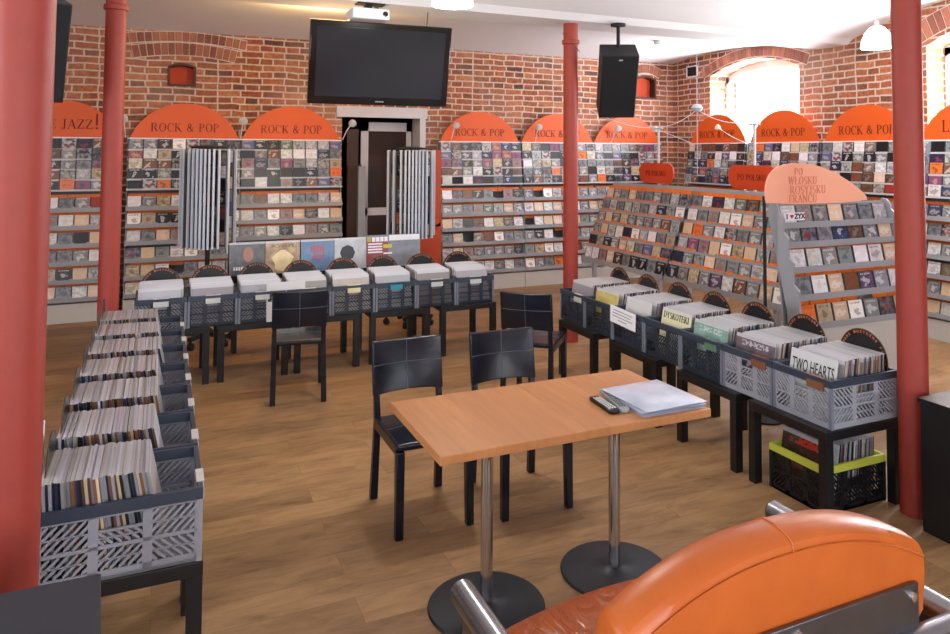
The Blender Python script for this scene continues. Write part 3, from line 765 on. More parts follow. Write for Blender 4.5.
for t, (x, y, rz, txt, lab, ph) in zip(RK, racks):
    tag(t, lab, 'rack', 'CD racks along the brick walls'); t.location = (x, y, 0); t.rotation_euler = (0, 0, rz)
    sb = arch_sign(t, 1.17, .41, 2.0, -.11, '', .1, M['orange'], M['ink'])
    if txt == 'FREE JAZZ!':
        ob('lettering', serif('FREE JAZZ', .105, M['ink']), parent=sb, loc=(-.025, -.112, 2.145)); ob('lettering', serif('!', .13, M['ink']), parent=sb, loc=(.350, -.112, 2.16))
    elif txt == 'BLUES':
        ob('lettering', serif('L', .12, M['ink']), parent=sb, loc=(-.30, -.112, 2.14))
    else:
        ob('lettering', serif(txt, .098, M['ink']), parent=sb, loc=(.0, -.112, 2.125))
    base = Matrix.Translation((x, y, 0)) @ Matrix.Rotation(rz, 4, 'Z')
    add_cds(base, ROWS, 8, RW / 2 - .006, ph, unit='row')
    # shelves continue the count of rows
    rr = len(CD_LIST)
    for j, (yy, zz, tl) in enumerate(SHV):
        for k in range(8):
            if R.random() < .02: continue
            xx = -(RW / 2 - .006) + (k + .5) * (RW - .012) / 8 + R.uniform(-.001, .001)
            T = base @ Matrix.Translation((xx, yy, zz)) @ Matrix.Rotation(-tl, 4, 'X')
            ii = R.randrange(len(CDS))
            # the lower shelves hold mostly pale covers
            if R.random() < .68:
                cand = [q for q in range(len(CDS)) if CDS[q][0] in ('white', 'grey', 'beige')]; ii = R.choice(cand)
            CD_LIST.append((T, ii, '%s CD, %s from left, %s sloping shelf of %s' % (CDS[ii][0], ORD[k], ORD[j], ph), 'CDs on ' + ph))

# clip-on spotlights between the arches
def spot(x, y, z0, dx, dz, lab):
    t = thing('spotlight', lab, 'spotlight', (x, y, z0), 0, 'small clip spotlights on the racks')
    mb = MB(); mb.tube([(0, 0, 0), (dx * .4, -.04, dz * .5), (dx, -.09, dz)], .006, 8); ob('stem', mb, parent=t, mat=M['spotgrey'])
    mb = MB(); X = Matrix.Translation((dx, -.10, dz)) @ Matrix.Rotation(2.2, 4, 'X')
    mb.T = X; mb.lathe([(.012, -.03), (.03, -.025), (.045, .0), (.048, .03), (.03, .035)], 16); mb.T = None
    ob('lamp_head', mb, parent=t, mat=M['spotgrey'])
for (x, dx, lab) in ((-.38, -.02, 'small grey clip spotlight between the jazz arch and the first rock arch'), (.855, .02, 'small grey clip spotlight between the two arches left of the doorway'),
                     (2.08, .10, 'small grey clip spotlight reaching over the dark doorway'), (3.55, .03, 'small grey clip spotlight at the left of the first arch right of the doorway'),
                     (4.83, .0, 'small grey clip spotlight left of the middle column, before an arch'), (6.1, .06, 'small grey clip spotlight before the corner arch')):
    spot(x, YB - .13, 2.0, dx, .22, lab)

# ------------------------------------------------------------------ middle double rack (PO POLSKU)
GW = 1.575
def build_gondola():
    t = bpy.data.objects.new('slanted_cd_rack', None); COL.objects.link(t)
    rows = []
    mb = MB(); mb.prism([(.06, 1.50), (.075, 1.50), (-.31, .60), (-.325, .60)], -GW / 2 + .01, GW / 2 - .01, 'yz'); ob('back_panel', mb, parent=t, mat=M['rack'])
    for s_ in (-1, 1):
        mb = MB(); x = s_ * (GW / 2 - .006)
        mb.prism([(.075, 1.49), (.05, 1.49), (-.345, .64), (-.345, .57), (-.31, .57)], x - .003, x + .003, 'yz'); ob('side_panel', mb, parent=t, mat=M['rack'])
    for k in range(6):
        z = 1.31 - .134 * k; y = -.06 - .060 * k
        rows.append((y - .013, z, .22))
        mb = MB(); mb.box(-GW / 2 + .012, GW / 2 - .012, y - .03, y + .045, z - .01, z)
        mb.box(-GW / 2 + .012, GW / 2 - .012, y - .038, y - .03, z - (.02 if k < 5 else .045), z + .006)
        for q in range(10):
            x = -GW / 2 + .02 + (q + .5) * (GW - .04) / 10
            mb.prism([(x - .078, z), (x + .078, z), (x + .078, z + .03), (x + .045, z + .008), (x - .045, z + .008), (x - .078, z + .03)], y - .036, y - .033, 'xz')
        ob('shelf', mb, parent=t, mat=M['rack'])
        q = 0
        while q < 10:
            n = R.choice([1, 2, 2, 3]); x0 = -GW / 2 + .02 + q * (GW - .04) / 10; x1 = x0 + min(n, 10 - q) * (GW - .04) / 10 - .005
            if R.random() < .88 or k == 0:
                X = Matrix.Translation((0, y + .012, z)) @ Matrix.Rotation(-.22, 4, 'X'); mb = MB(); mb.box(x0, x1, -.001, .001, .085, .164 + R.uniform(-.006, .004), X=X); ob('divider_card', mb, parent=t, mat=M['card'])
            q += n
    for s_ in (-1, 1):
        mb = MB(); mb.box(s_ * .62 - .02, s_ * .62 + .02, -.34, -.295, 0, .66); ob('leg', mb, parent=t, mat=M['rack'])
        mb = MB(); mb.box(s_ * .62 - .02, s_ * .62 + .02, .03, .075, 0, 1.45); ob('leg', mb, parent=t, mat=M['rack'])
    mb = MB(); mb.tube([(0, .09, 1.40), (0, .09, 2.12)], .013, 10); mb.box(-.07, .07, .08, .10, 2.115, 2.13); ob('sign_pole', mb, parent=t, mat=M['rail'])
    w, h, r = .31, .112, .10; pts = []
    for cx, cz, a0 in ((w - r, 1.63 + h - r, 0), (-w + r, 1.63 + h - r, 90), (-w + r, 1.63 - h + r, 180), (w - r, 1.63 - h + r, 270)):
        for i in range(7): a = math.radians(a0 + 15 * i); pts.append((cx + r * math.cos(a), cz + r * math.sin(a)))
    mb = MB(); mb.prism(pts, .05, .062, 'xz'); sb = ob('sign_board', mb, parent=t, mat=M['orangered'])
    ob('lettering', serif('PO POLSKU', .055, M['ink']), parent=sb, loc=(0, .048, 1.63))
    return t, rows
g0, grow = build_gondola()
for t, yc, lab, ph in ((g0, 5.265, 'slanted grey CD rack with orange oval sign, nearer half beside the peach signed stand', 'the near slanted rack'),
                       (copytree(g0), 6.845, 'slanted grey CD rack with orange oval sign, farther half towards the corner', 'the far slanted rack')):
    tag(t, lab, 'rack', 'slanted racks behind the right crate row'); t.location = (4.90, yc, 0); t.rotation_euler = (0, 0, -PI / 2)
    for c_ in t.children:
        if c_.name.split('.')[0] in ('sign_pole', 'sign_board'): c_.location.x = -.045 if yc < 6 else .065
    add_cds(Matrix.Translation((4.90, yc, 0)) @ Matrix.Rotation(-PI / 2, 4, 'Z'), grow, 10, GW / 2 - .02, ph, unit='shelf')

# ------------------------------------------------------------------ peach signed stand, faces -Y
KX0, KX1 = 3.95, 5.10; KC = (KX0 + KX1) / 2; KW = KX1 - KX0
kt = thing('stepped_cd_stand', 'grey stepped CD stand with a peach leaf shaped sign, beside the right column', 'rack', (KC, 4.15, 0))
kl = [(-.17, 1.375), (-.21, 1.243), (-.255, 1.075), (-.30, .893), (-.34, .702)]    # front lips (y, z)
for s_ in (-1, 1):
    x = s_ * (KW / 2 - .008)
    pf = [(-.10, .0), (-.34, 0), (-.345, .62), (-.37, .70), (-.36, .76)]
    for y, z in reversed(kl[:-1]): pf += [(y - .045, z - .03), (y - .05, z + .02), (y - .005, z + .06)]
    pf += [(-.17, 1.47), (-.14, 1.505), (-.10, 1.51), (-.075, 1.47), (-.085, 1.38), (-.245, .74), (-.255, .06), (-.10, .04)]
    mb = MB(); mb.prism(pf, x - .008, x + .008, 'yz'); ob('side_panel', mb, parent=kt, mat=M['rack'])
mb = MB(); mb.prism([(-.10, 1.49), (-.09, 1.49), (-.25, .1), (-.262, .1)], -KW / 2 + .016, KW / 2 - .016, 'yz'); ob('back_panel', mb, parent=kt, mat=M['rack'])
mb = MB(); mb.box(-KW / 2 + .016, KW / 2 - .016, -.335, -.315, 0, .66); ob('kick_panel', mb, parent=kt, mat=M['plinth'])
krow = []
for k, (y, z) in enumerate(kl):
    mb = MB(); mb.box(-KW / 2 + .016, KW / 2 - .016, y - .02, y + .06, z - .035, z - .025); mb.box(-KW / 2 + .016, KW / 2 - .016, y - .03, y - .02, z - .052, z - .010)
    ob('shelf', mb, parent=kt, mat=M['rack']); krow.append((y + .004, z - .020, .22))
    if k > 0:
        q = 0
        while q < 7:
            if R.random() < .6:
                x0 = -KW / 2 + .03 + q * (KW - .06) / 7; X = Matrix.Translation((0, y + .035, z - .024)) @ Matrix.Rotation(-.24, 4, 'X')
                mb = MB(); mb.box(x0, x0 + .145, -.001, .001, .10, .158, X=X); ob('divider_card', mb, parent=kt, mat=M['card'])
            q += 1
pts = [(3.86, 1.49), (3.845, 1.55), (3.85, 1.64), (3.90, 1.725), (4.00, 1.772), (4.14, 1.785), (4.34, 1.77), (4.54, 1.705), (4.70, 1.632), (4.84, 1.545), (4.86, 1.49)]
sm = []
for i in range(len(pts)):     # soften the outline
    p0, p1 = pts[i], pts[(i + 1) % len(pts)]
    sm += [(p0[0] * .75 + p1[0] * .25, p0[1] * .75 + p1[1] * .25), (p0[0] * .25 + p1[0] * .75, p0[1] * .25 + p1[1] * .75)]
mb = MB(); mb.prism([(x - KC, z) for x, z in sm], -.16, -.148, 'xz'); sb = ob('sign_board', mb, parent=kt, mat=M['peach'])
for tx, x, z, s_ in (('PO', 4.16, 1.722, .052), ('W1OSKU', 4.20, 1.658, .056), ('ROSYJSKU', 4.25, 1.592, .058), ('FRANCU', 4.20, 1.528, .056)):
    ob('lettering', serif(tx, s_, M['inkpale']), parent=sb, loc=(x - KC, -.162, z))
mb = MB(); mb.box(-.47, -.28, -.212, -.208, 1.305, 1.36); st = ob('sticker', mb, parent=kt, mat=M['paper']); st.location = (-.085, 0, .075); st['label'] = 'white sticker reading I love ZYX'
ob('lettering', text_mesh('I', .05, M['inkblack'], .001, 1, .002), parent=st, loc=(-.45, -.213, 1.332))
ob('lettering', text_mesh('ZYX', .05, M['inkblack'], .001, 1, .002), parent=st, loc=(-.33, -.213, 1.332))
hp = [(.018 * 16 * math.sin(a) ** 3 / 17 - .405, 1.334 + .018 * (13 * math.cos(a) - 5 * math.cos(2 * a) - 2 * math.cos(3 * a) - math.cos(4 * a)) / 17) for a in [2 * PI * i / 24 for i in range(24)]]
mb = MB(); mb.prism(hp, -.214, -.212, 'xz'); ob('heart', mb, parent=st, mat=M['heart'])
add_cds(Matrix.Translation((KC, 4.15, 0)), krow, 7, KW / 2 - .03, 'the peach signed stand', unit='shelf')

# black pole beside the stand
t = thing('black_pole', 'thin black pole standing left of the peach signed stand', 'pole', (3.86, 4.02, 0))
mb = MB(); mb.tube([(0, 0, .02), (0, 0, 1.55)], .012, 10); ob('pole', mb, parent=t, mat=M['blackmatte'])
mb = MB(); mb.lathe([(.11, 0), (.11, .012), (.02, .03)], 24); ob('base_plate', mb, parent=t, mat=M['blackmatte'])

# ------------------------------------------------------------------ low black tables
BZ = .45
def build_table():
    t = bpy.data.objects.new('low_table', None); COL.objects.link(t); s_ = .275
    mb = MB(); mb.box(-s_, s_, -s_, s_, BZ - .05, BZ); bevel(ob('tabletop', mb, parent=t, mat=M['benchblack']), .003)
    for a in (-1, 1):
        for b_ in (-1, 1):
            mb = MB(); x = a * (s_ - .026); y = b_ * (s_ - .026); mb.box(x - .025, x + .025, y - .025, y + .025, 0, BZ - .05); ob('leg', mb, parent=t, mat=M['benchblack'])
    return t
tp = build_table(); first = True
def table(x, y, lab, grp):
    global first
    t = tp if first else copytree(tp); first = False
    t.location = (x, y, 0); tag(t, lab, 'table', grp); return t
for i, y in enumerate((3.055, 3.705, 4.475, 5.285)):
    table(3.335, y, 'low black square table under the right crate row, %s from the near end' % ORD[i], 'low tables under the right crate row')
for i, x in enumerate((.105, .715, 1.315, 1.955, 2.605)):
    table(x, 6.715, 'low black square table under the back crate row, %s from the left' % ORD[i], 'low tables under the back crate row')
for i, y in enumerate((3.08, 3.68, 4.28, 4.88, 5.47)):
    table(-.115, y, 'low black square table under the left crate row, %s from the near end' % ORD[i], 'low tables under the left crate row')

# ------------------------------------------------------------------ folding crates
CL, CH = .50, .245
LW = [.0068]
def lattice(mb, P, u0, u1, z0, z1, cols, rows, t, sym=True, handle=False):
    """openwork wall in a plane; P(u, d, z) maps to space, d = 0..t thickness"""
    def slab(pts, mat=0):
        k = len(pts); v = [P(u, 0, z) for u, z in pts] + [P(u, t, z) for u, z in pts]
        mb.solid(v, [tuple(range(k)), tuple(range(2 * k - 1, k - 1, -1))] + [(i, i + k, (i + 1) % k + k, (i + 1) % k) for i in range(k)], mat)
    g = .03
    slab([(u0, z0), (u1, z0), (u1, z0 + g), (u0, z0 + g)]); slab([(u0, z1 - .01), (u1, z1 - .01), (u1, z1), (u0, z1)])
    cw = (u1 - u0) / cols
    for c in range(cols + 1):
        u = u0 + c * cw; a = max(u0, u - g / 2); b_ = min(u1, u + g / 2); slab([(a, z0), (b_, z0), (b_, z1), (a, z1)])
    ch = (z1 - z0) / rows
    for r in range(1, rows): slab([(u0, z0 + r * ch - .006), (u1, z0 + r * ch - .006), (u1, z0 + r * ch + .006), (u0, z0 + r * ch + .006)])
    for c in range(cols):
        for r in range(rows):
            a, b_ = u0 + c * cw + g / 2, u0 + (c + 1) * cw - g / 2
            lo, hi = z0 + r * ch + (g if r == 0 else .006), z0 + (r + 1) * ch - (.01 if r == rows - 1 else .006)
            if handle and c == cols // 2 and r == rows - 1: lo, hi = lo, lo + (hi - lo) * .5; slab([(a, hi - .004), (b_, hi - .004), (b_, hi + .004), (a, hi + .004)])
            s_ = 1 if (c + r) % 2 == 0 and c < cols / 2 else -1
            step = .0265; L = b_ - a + hi - lo; k = -1
            off = lo - (b_ - a) + step * .6
            while off < hi:
                pts = []
                for uu in (0, 1):   # clip line z = off + u
                    pass
                ua = max(0, lo - off); ub = min(b_ - a, hi - off)
                if ub - ua > .004:
                    w = LW[0]
                    q = [(ua, off + ua - w), (ub, off + ub - w), (ub, off + ub + w), (ua, off + ua + w)]
                    q = [(p, min(max(z, lo - .004), hi + .004)) for p, z in q]
                    if s_ > 0: q = [(a + p, z) for p, z in q]
                    else: q = [(b_ - p, z) for p, z in q][::-1]
                    slab(q)
                    # cross tie that turns the gaps into separate slots
                off += step
            mid = (lo + hi) / 2
            slab([(a, mid - .0025), (b_, mid - .0025), (b_, mid + .0025), (a, mid + .0025)])
def build_crate(w, body, rim, post, name='folding_crate', h=CH, L=CL):
    t = bpy.data.objects.new(name, None); COL.objects.link(t)
    a, b_ = w / 2, L / 2; th = .008
    mb = MB(); mb.box(-a + .004, a - .004, -b_ + .004, b_ - .004, 0, .012)
    lattice(mb, lambda u, d, z: (u, -b_ + .004 + d, z), -a + .01, a - .01, .0, h - .035, 3, 2, th, handle=True)
    lattice(mb, lambda u, d, z: (u, b_ - .004 - d, z), -a + .01, a - .01, .0, h - .035, 3, 2, th, handle=True)
    lattice(mb, lambda u, d, z: (-a + .004 + d, u, z), -b_ + .01, b_ - .01, .0, h - .035, 3, 2, th, handle=True)
    lattice(mb, lambda u, d, z: (a - .004 - d, u, z), -b_ + .01, b_ - .01, .0, h - .035, 3, 2, th, handle=True)
    bd = ob('crate_body', mb.mesh('crate_body', body, smooth=False), parent=t)
    mb = MB()
    for (x0, x1, y0, y1) in ((-a, a, -b_, -b_ + .016), (-a, a, b_ - .016, b_), (-a, -a + .016, -b_ + .016, b_ - .016), (a - .016, a, -b_ + .016, b_ - .016)):
        mb.box(x0, x1, y0, y1, h - .038, h)
    ob('rim', mb, parent=t, mat=rim)
    for sx in (-1, 1):
        for sy_ in (-1, 1):
            mb = MB(); x = sx * (a - .009); y = sy_ * (b_ - .009); mb.box(x - .009, x + .009, y - .009, y + .009, .0, h - .038); ob('corner_post', mb, parent=t, mat=post)
    return t
def add_label(t, mat, L=CL, h=CH, w=.11, x=0):
    mb = MB(); mb.box(x - w / 2, x + w / 2, -L / 2 - .006, -L / 2 + .002, h - .062, h - .022); mb.box(x - w / 2, x + w / 2, -L / 2 - .006, -L / 2 + .02, h, h + .003)
    return ob('label_holder', mb, parent=t, mat=mat)
cg = build_crate(.400, M['crategrey'], M['craterim'], M['cratepost'])
LW[0] = .0040
cdb = build_crate(.374, M['cratedark'], M['craterim'], M['cratepost'])
LW[0] = .0052
cdk = build_crate(.400, M['cratedark'], M['craterim'], M['cratepost'])
LW[0] = .0068
cgl = build_crate(.412, M['crategrey'], M['craterim'], M['crategrey'])
used = set()
def crate(src, x, y, rz, lab, grp, lm, lx=0):
    if id(src) in used: t = copytree(src)
    else: t = None
    if t is None:
        t = copytree(src)      # prototypes are deleted at the end
    t.location = (x, y, BZ + .001); t.rotation_euler = (0, 0, rz); tag(t, lab, 'crate', grp)
    if lm: add_label(t, lm, x=lx)
    return t

def fill(x, y, rz, n, y0, y1, lean, where, z=BZ + .014, seed=0, grp=None, spread=0):
    """sleeves stand in a crate from local y0 (front) to y1 (back), leaning back"""
    base = Matrix.Translation((x, y, z)) @ Matrix.Rotation(rz, 4, 'Z')
    for i in range(n):
        f = i / (n - 1); yy = y0 + (y1 - y0) * f
        ln = lean * (1 - .75 * f) + R.uniform(-.008, .008)
        T = base @ Matrix.Translation((R.uniform(-.010, .010), yy, .16 * math.sin(ln) * .0)) @ Matrix.Rotation(-ln, 4, 'X')
        LP_LIST.append((T, R.randrange(len(LPM)), 'record sleeve in clear plastic, standing in ' + where, 'records in ' + where))

def ring_disc():
    t = bpy.data.objects.new('disc_divider', None); COL.objects.link(t)
    mb = MB(); n = 40; r = .158
    mb.prism([(r * math.cos(2 * PI * i / n), r * math.sin(2 * PI * i / n)) for i in range(n)], -.0015, .0015, 'xz'); ob('disc', mb, parent=t, mat=M['vinyl'])
    mb = MB(); mb.box(-.06, .06, -.001, .001, -.252, -.12); ob('card_stem', mb, parent=t, mat=M['blackmatte'])
    # thin brown outer rim
    mb = MB()
    for i in range(n):
        a0, a1 = 2 * PI * i / n, 2 * PI * (i + 1) / n
        for y in (-.0022,):
            mb.prism([(r * math.cos(a0), r * math.sin(a0)), (r * math.cos(a1), r * math.sin(a1)), ((r - .004) * math.cos(a1), (r - .004) * math.sin(a1)), ((r - .004) * math.cos(a0), (r - .004) * math.sin(a0))], y, -y, 'xz')
    ob('outer_rim', mb, parent=t, mat=M['brownrim'])
    # printed ring of capitals
    s_ = 'UZYWANE MUZYCZNE PLYTY'
    mbs = []; verts = []; faces = []
    k = len(s_); span = math.radians(190)
    for i, ch in enumerate(s_):
        if ch == ' ': continue
        a = span / 2 - span * (i + .5) / k
        me = text_mesh(ch, .019, M['inkorange'], .0006, 1, .0008)
        Tm = Matrix.Rotation(-(-a), 4, 'Y') if False else Matrix.Rotation(-a, 4, 'Y')
        o_ = len(verts)
        for v in me.vertices:
            q = Vector((v.co.x, v.co.y - .0026, v.co.z + .139)); verts.append(tuple(Tm @ q))
        for p in me.polygons: faces.append(tuple(o_ + a_ for a_ in p.vertices))
    me = bpy.data.meshes.new('lettering'); me.from_pydata(verts, [], faces); me.materials.append(M['inkorange']); ob('lettering', me, parent=t)
    mb = MB(); mb.prism([(.045 * math.cos(2 * PI * i / 24), .045 * math.sin(2 * PI * i / 24)) for i in range(24)], -.0025, .0025, 'xz'); ob('centre_label', mb, parent=t, mat=M['vinyllabel'])
    return t
dp = ring_disc()
def disc(x, y, rz, lab, grp, z=BZ + .265):
    t = copytree(dp); t.location = (x, y, z); t.rotation_euler = (0, 0, rz); tag(t, lab, 'divider', grp); return t

# right row (front faces -X)
RX = 3.105 + CL / 2
rlab = ['grey crate with dark rim of records led by TWO HEARTS, nearest in the right row',
        'grey crate with dark rim, second from the near end of the right row',
        'dark blue crate with a green tag led by a green sleeve, right row',
        'dark blue crate led by the DYSKOTEKI sleeve, right row',
        'dark blue crate with the hanging white notice, right row',
        'dark blue crate led by a yellow sleeve, right row',
        'dark blue crate at the far end of the right row']
rtags = [M['labelbrown'], M['labelbrown'], M['labelgreen'], None, None, None, M['label']]
for i in range(7):
    y = 2.985 + .4055 * i
    crate(cg if i < 2 else cdk, RX, y, -PI / 2, rlab[i], 'crates in the right row', rtags[i], .1)
    gap = [.07, .03, .05, .08, .07, .06, .03][i]
    fill(RX, y, -PI / 2, 36, -CL / 2 + .022 + gap, CL / 2 - .06, .2, 'the %s crate of the right row' % (['nearest', 'second', 'third', 'fourth', 'fifth', 'sixth', 'farthest'][i]))
    disc(RX + CL / 2 - .028, y, -PI / 2, 'black disc divider with orange letters, %s from the near end of the right row' % ORD[i], 'disc dividers of the right row', z=BZ + .268)
# named sleeves standing first in their crates
def sleeve(x, y, rz, lean, c, lab, body=None, bsize=.05, ink='inkblack', bx=0, bz=.2, z=BZ + .014, extra=None):
    t = thing('record_sleeve', lab, 'record', (x, y, z)); t.rotation_euler = (Matrix.Rotation(rz, 3, 'Z') @ Matrix.Rotation(-lean, 3, 'X')).to_euler()
    mb = MB(); cover_box(mb, .315, .004, .315, c[0], c[1], c[2], None, (.5, .5, .5), (.7, .7, .7)); ob('cover', mb, parent=t, mat=M['lpcover'])
    if body: ob('lettering', text_mesh(body, bsize, M[ink], .0006, 1.0) if not isinstance(body, bpy.types.Mesh) else body, parent=t, loc=(bx, -.0014, bz))
    if extra: extra(t)
    return t
W_ = rgb(206, 206, 206)
yR = lambda i: 2.985 + .4055 * i
two = text_mesh('TWO HEARTS', .075, M['inkblack'], .0006, 1.0).copy()
for v in two.vertices: v.co.x *= .60; v.co.z *= 1.25
sleeve(RX - CL / 2 + .055, yR(0) + .005, -PI / 2, .17, (W_, W_, W_), 'white record sleeve lettered TWO HEARTS at the front of the nearest right crate', two, bz=.235, bx=0)
sleeve(RX - CL / 2 + .022, yR(1), -PI / 2, .18, (rgb(112, 98, 104), rgb(88, 80, 88), rgb(206, 200, 206)), 'grey brown record sleeve with white marks leading the second right crate')
sleeve(RX - CL / 2 + .030, yR(2), -PI / 2, .2, (rgb(112, 148, 140), rgb(146, 176, 168), rgb(206, 216, 210)), 'green record sleeve in plastic leading the third right crate')
Yl = rgb(226, 220, 178)
dt = serif_mesh('DYSKOTEKI', .042, M['inkblack'])[0]
for v in dt.vertices: v.co.x *= .95
sleeve(RX - CL / 2 + .060, yR(3) - .02, -PI / 2, .2, (Yl, rgb(232, 230, 200), Yl), 'cream record sleeve lettered DYSKOTEKI leading the fourth right crate', dt, bz=.27)
sleeve(RX - CL / 2 + .055, yR(4), -PI / 2, .17, (W_, W_, W_), 'plain white record sleeve behind the hanging notice in the right row')
sleeve(RX - CL / 2 + .040, yR(5), -PI / 2, .17, (rgb(206, 192, 118), rgb(190, 172, 96), rgb(214, 204, 150)), 'yellow record sleeve leading the sixth right crate')
# white notice hanging on the crate rim
t = thing('paper_notice', 'white paper notice with lines of print hanging on a right row crate', 'notice', (3.082, 4.63, .70), -PI / 2)
mb = MB(); X = Matrix.Rotation(.05, 4, 'Y'); mb.box(-.165, .165, -.001, 0, -.115, .01, X=X); ob('sheet', mb, parent=t, mat=M['paper'])
mb = MB()
for k, (a, b_) in enumerate(((-.12, .12), (-.13, .10), (-.13, .12), (-.06, .05))): mb.box(a, b_, -.0016, -.001, -.022 - k * .022, -.016 - k * .022, X=X)
ob('printed_line', mb, parent=t, mat=M['inkgrey'])

# back row (front faces -Y)
BY = 6.45 + CL / 2
btag = [M['label'], M['label'], M['label'], M['label'], M['labelyellow'], M['labelteal'], M['label'], M['label']]
for i in range(8):
    x = -.17 + .379 * (i + .5)
    crate(cdb, x, BY, 0, 'dark blue crate of records, %s from the left in the back row' % ORD[i], 'crates in the back row', btag[i])
    fill(x, BY, 0, 36, -CL / 2 + .020, CL / 2 - .085, .32, 'the %s crate of the back row' % ORD[i])
    disc(x, BY + CL / 2 - .028, 0, 'black disc divider with orange letters, %s from the left in the back row' % ORD[i], 'disc dividers of the back row', z=BZ + .268)
sleeve(.777, BY + .165, 0, .10, (W_, W_, W_), 'white record sleeve standing high at the back of the third back crate')
sleeve(.967, BY - .262, 0, .10, (W_, W_, W_), 'white record sleeve hung over the rim behind the first black chair', z=BZ + .0)
im = serif_mesh('IRON MAIDEN', .05, M['acdcred'])[0]
for v in im.vertices: v.co.x *= .74
sleeve(.21 + .188, BY - .21, 0, .3, (W_, W_, W_), 'white record sleeve with red lettering at the front of the second back crate', im, bz=.25)
sleeve(1.914, BY - .21, 0, .3, (rgb(120, 190, 205), rgb(150, 206, 216), rgb(220, 230, 235)), 'turquoise record sleeve at the front of the sixth back crate')

# left row (front faces +X)
LX = .155 - CL / 2
for i in range(7):
    y = 2.80 + .425 * (i + .5)
    nm = ['nearest', 'second', 'third', 'fourth', 'fifth', 'sixth', 'farthest'][i]
    crate(cgl, LX, y, PI / 2, 'grey crate with dark rim, %s in the left row' % (nm if i in (0, 6) else nm + ' from the near end'), 'crates in the left row', M['label'] , -.1)
    gap = [.085, .075, .07, .07, .06, .07, .08][i]
    fill(LX + 0, y - .02, PI / 2, 38, -CL / 2 + .02 + gap, CL / 2 - .035, .2, 'the %s crate of the left row' % nm)
    disc(LX - CL / 2 + .020, y + .03, -PI / 2, 'black disc divider with orange letters, %s from the near end of the left row' % ORD[i], 'disc dividers of the left row', z=BZ + .268)

mb = MB(); mb.box(-.003, .003, -.05, .05, 0, .46); tag(ob('paper_card', mb, mat=M['paper'], loc=(-.352, 3.02, BZ + .0005)), 'small white card upright at the left end of the nearest left crate', 'card')
# black crate with yellow rim under the nearest right table
bc = build_crate(.385, M['crateblack'], M['yellow'], M['crateblack'])
tag(bc, 'black crate with a yellow rim on the floor under the right table', 'crate'); bc.location = (3.34, 3.035, .001); bc.rotation_euler = (0, 0, -PI / 2)
for sc in [bc]: sc.scale = (1, .90, .98)
fill(3.34, 3.035, -PI / 2, 26, -.15, .17, .16, 'the black crate under the table', z=.014)
def ax(t): ob('lettering', text_mesh('AC/DC', .046, M['acdcred'], .0006, 1, .003), parent=t, loc=(.03, -.0014, .27))
sleeve(3.155, 3.05, -PI / 2, .16, (rgb(46, 30, 32), rgb(90, 60, 48), rgb(150, 96, 60)), 'dark record sleeve lettered AC/DC in the black crate with yellow rim', z=.014, extra=ax)
sleeve(3.185, 3.01, -PI / 2, .15, (rgb(120, 140, 150), rgb(190, 206, 216), rgb(150, 60, 60)), 'shiny grey blue record sleeve just behind the AC/DC sleeve', z=.022)

# ------------------------------------------------------------------ long-playing records on a ledge behind the back row
t = thing('record_ledge', 'narrow black ledge holding six large sleeves behind the back crate row', 'shelf', (1.5, 7.36, 0))
mb = MB(); mb.box(-.92, .92, -.09, .09, .665, .69); mb.box(-.92, .92, -.09, -.075, .69, .71); ob('ledge_board', mb, parent=t, mat=M['benchblack'])
mb = MB(); mb.box(-.92, .92, .06, .075, .69, .98); ob('backrest_board', mb, parent=t, mat=M['benchblack'])
for x in (-.86, .86):
    mb = MB(); mb.box(x - .02, x + .02, -.06, -.02, 0, .665); ob('leg', mb, parent=t, mat=M['benchblack'])
    mb = MB(); mb.box(x - .02, x + .02, .03, .07, 0, .665); ob('leg', mb, parent=t, mat=M['benchblack'])
def disp(x, cs, lab, extra=None): sleeve(x, 7.315, 0, .08, cs, lab, z=.692, extra=extra)
def shape(t, pts, mat, y=-.0012):
    mb = MB(); mb.prism(pts, y, 0, 'xz'); ob('printed_figure', mb, parent=t, mat=mat)
def oval(cx, cz, rx, rz, n=20, w=0): return [(cx + rx * math.cos(2 * PI * i / n) * (1 + w * math.sin(5 * 2 * PI * i / n)), cz + rz * math.sin(2 * PI * i / n)) for i in range(n)]
skin = simple('printed_skin', rgb(176, 132, 118), .5, var=.2, scale=30); gold = simple('printed_gold', rgb(232, 206, 160), .3, var=.3, scale=12)
def e1(t):
    shape(t, oval(.01, .20, .045, .07), skin); mb = MB()
    for k in range(6): mb.box(-.12 + k * .022, -.104 + k * .022, -.0012, 0, .06, .09)
    ob('lettering', mb, parent=t, mat=M['paper'])
def e2(t): shape(t, oval(0, .13, .09, .1, w=.2), gold)
def e3(t):
    mb = MB()
    for k in range(9): mb.box(-.06 + k * .014, -.054 + k * .014, -.0012, 0, .19 - .01 * (k % 3), .25 + .008 * (k % 2))
    for k in range(2): mb.box(-.05, .06, -.0012, 0, .15 - k * .02, .158 - k * .02)
    ob('lettering', mb, parent=t, mat=M['acdcred'])
def e4(t): shape(t, oval(-.03, .17, .075, .075, 8), M['vinyllabel'])
def e5(t):
    mb = MB(); mb.box(-.02, .14, -.0012, 0, .26, .29); ob('lettering', mb, parent=t, mat=M['acdcred'])
    mb = MB()
    for k in range(4): mb.box(-.03 + k * .045, .0 + k * .045, -.0012, 0, .08, .23)
    ob('printed_figure', mb, parent=t, mat=M['inkgrey'])
disp(.74, (rgb(98, 100, 104), rgb(84, 86, 92), rgb(110, 110, 112)), 'grey record sleeve with a face, leftmost on the ledge', e1)
disp(1.06, (rgb(150, 124, 96), rgb(196, 170, 134), rgb(120, 92, 70)), 'brown and gold record sleeve, second on the ledge', e2)
disp(1.385, (rgb(102, 132, 170), rgb(110, 140, 176), rgb(96, 126, 162)), 'blue record sleeve with red scrawl, third on the ledge', e3)
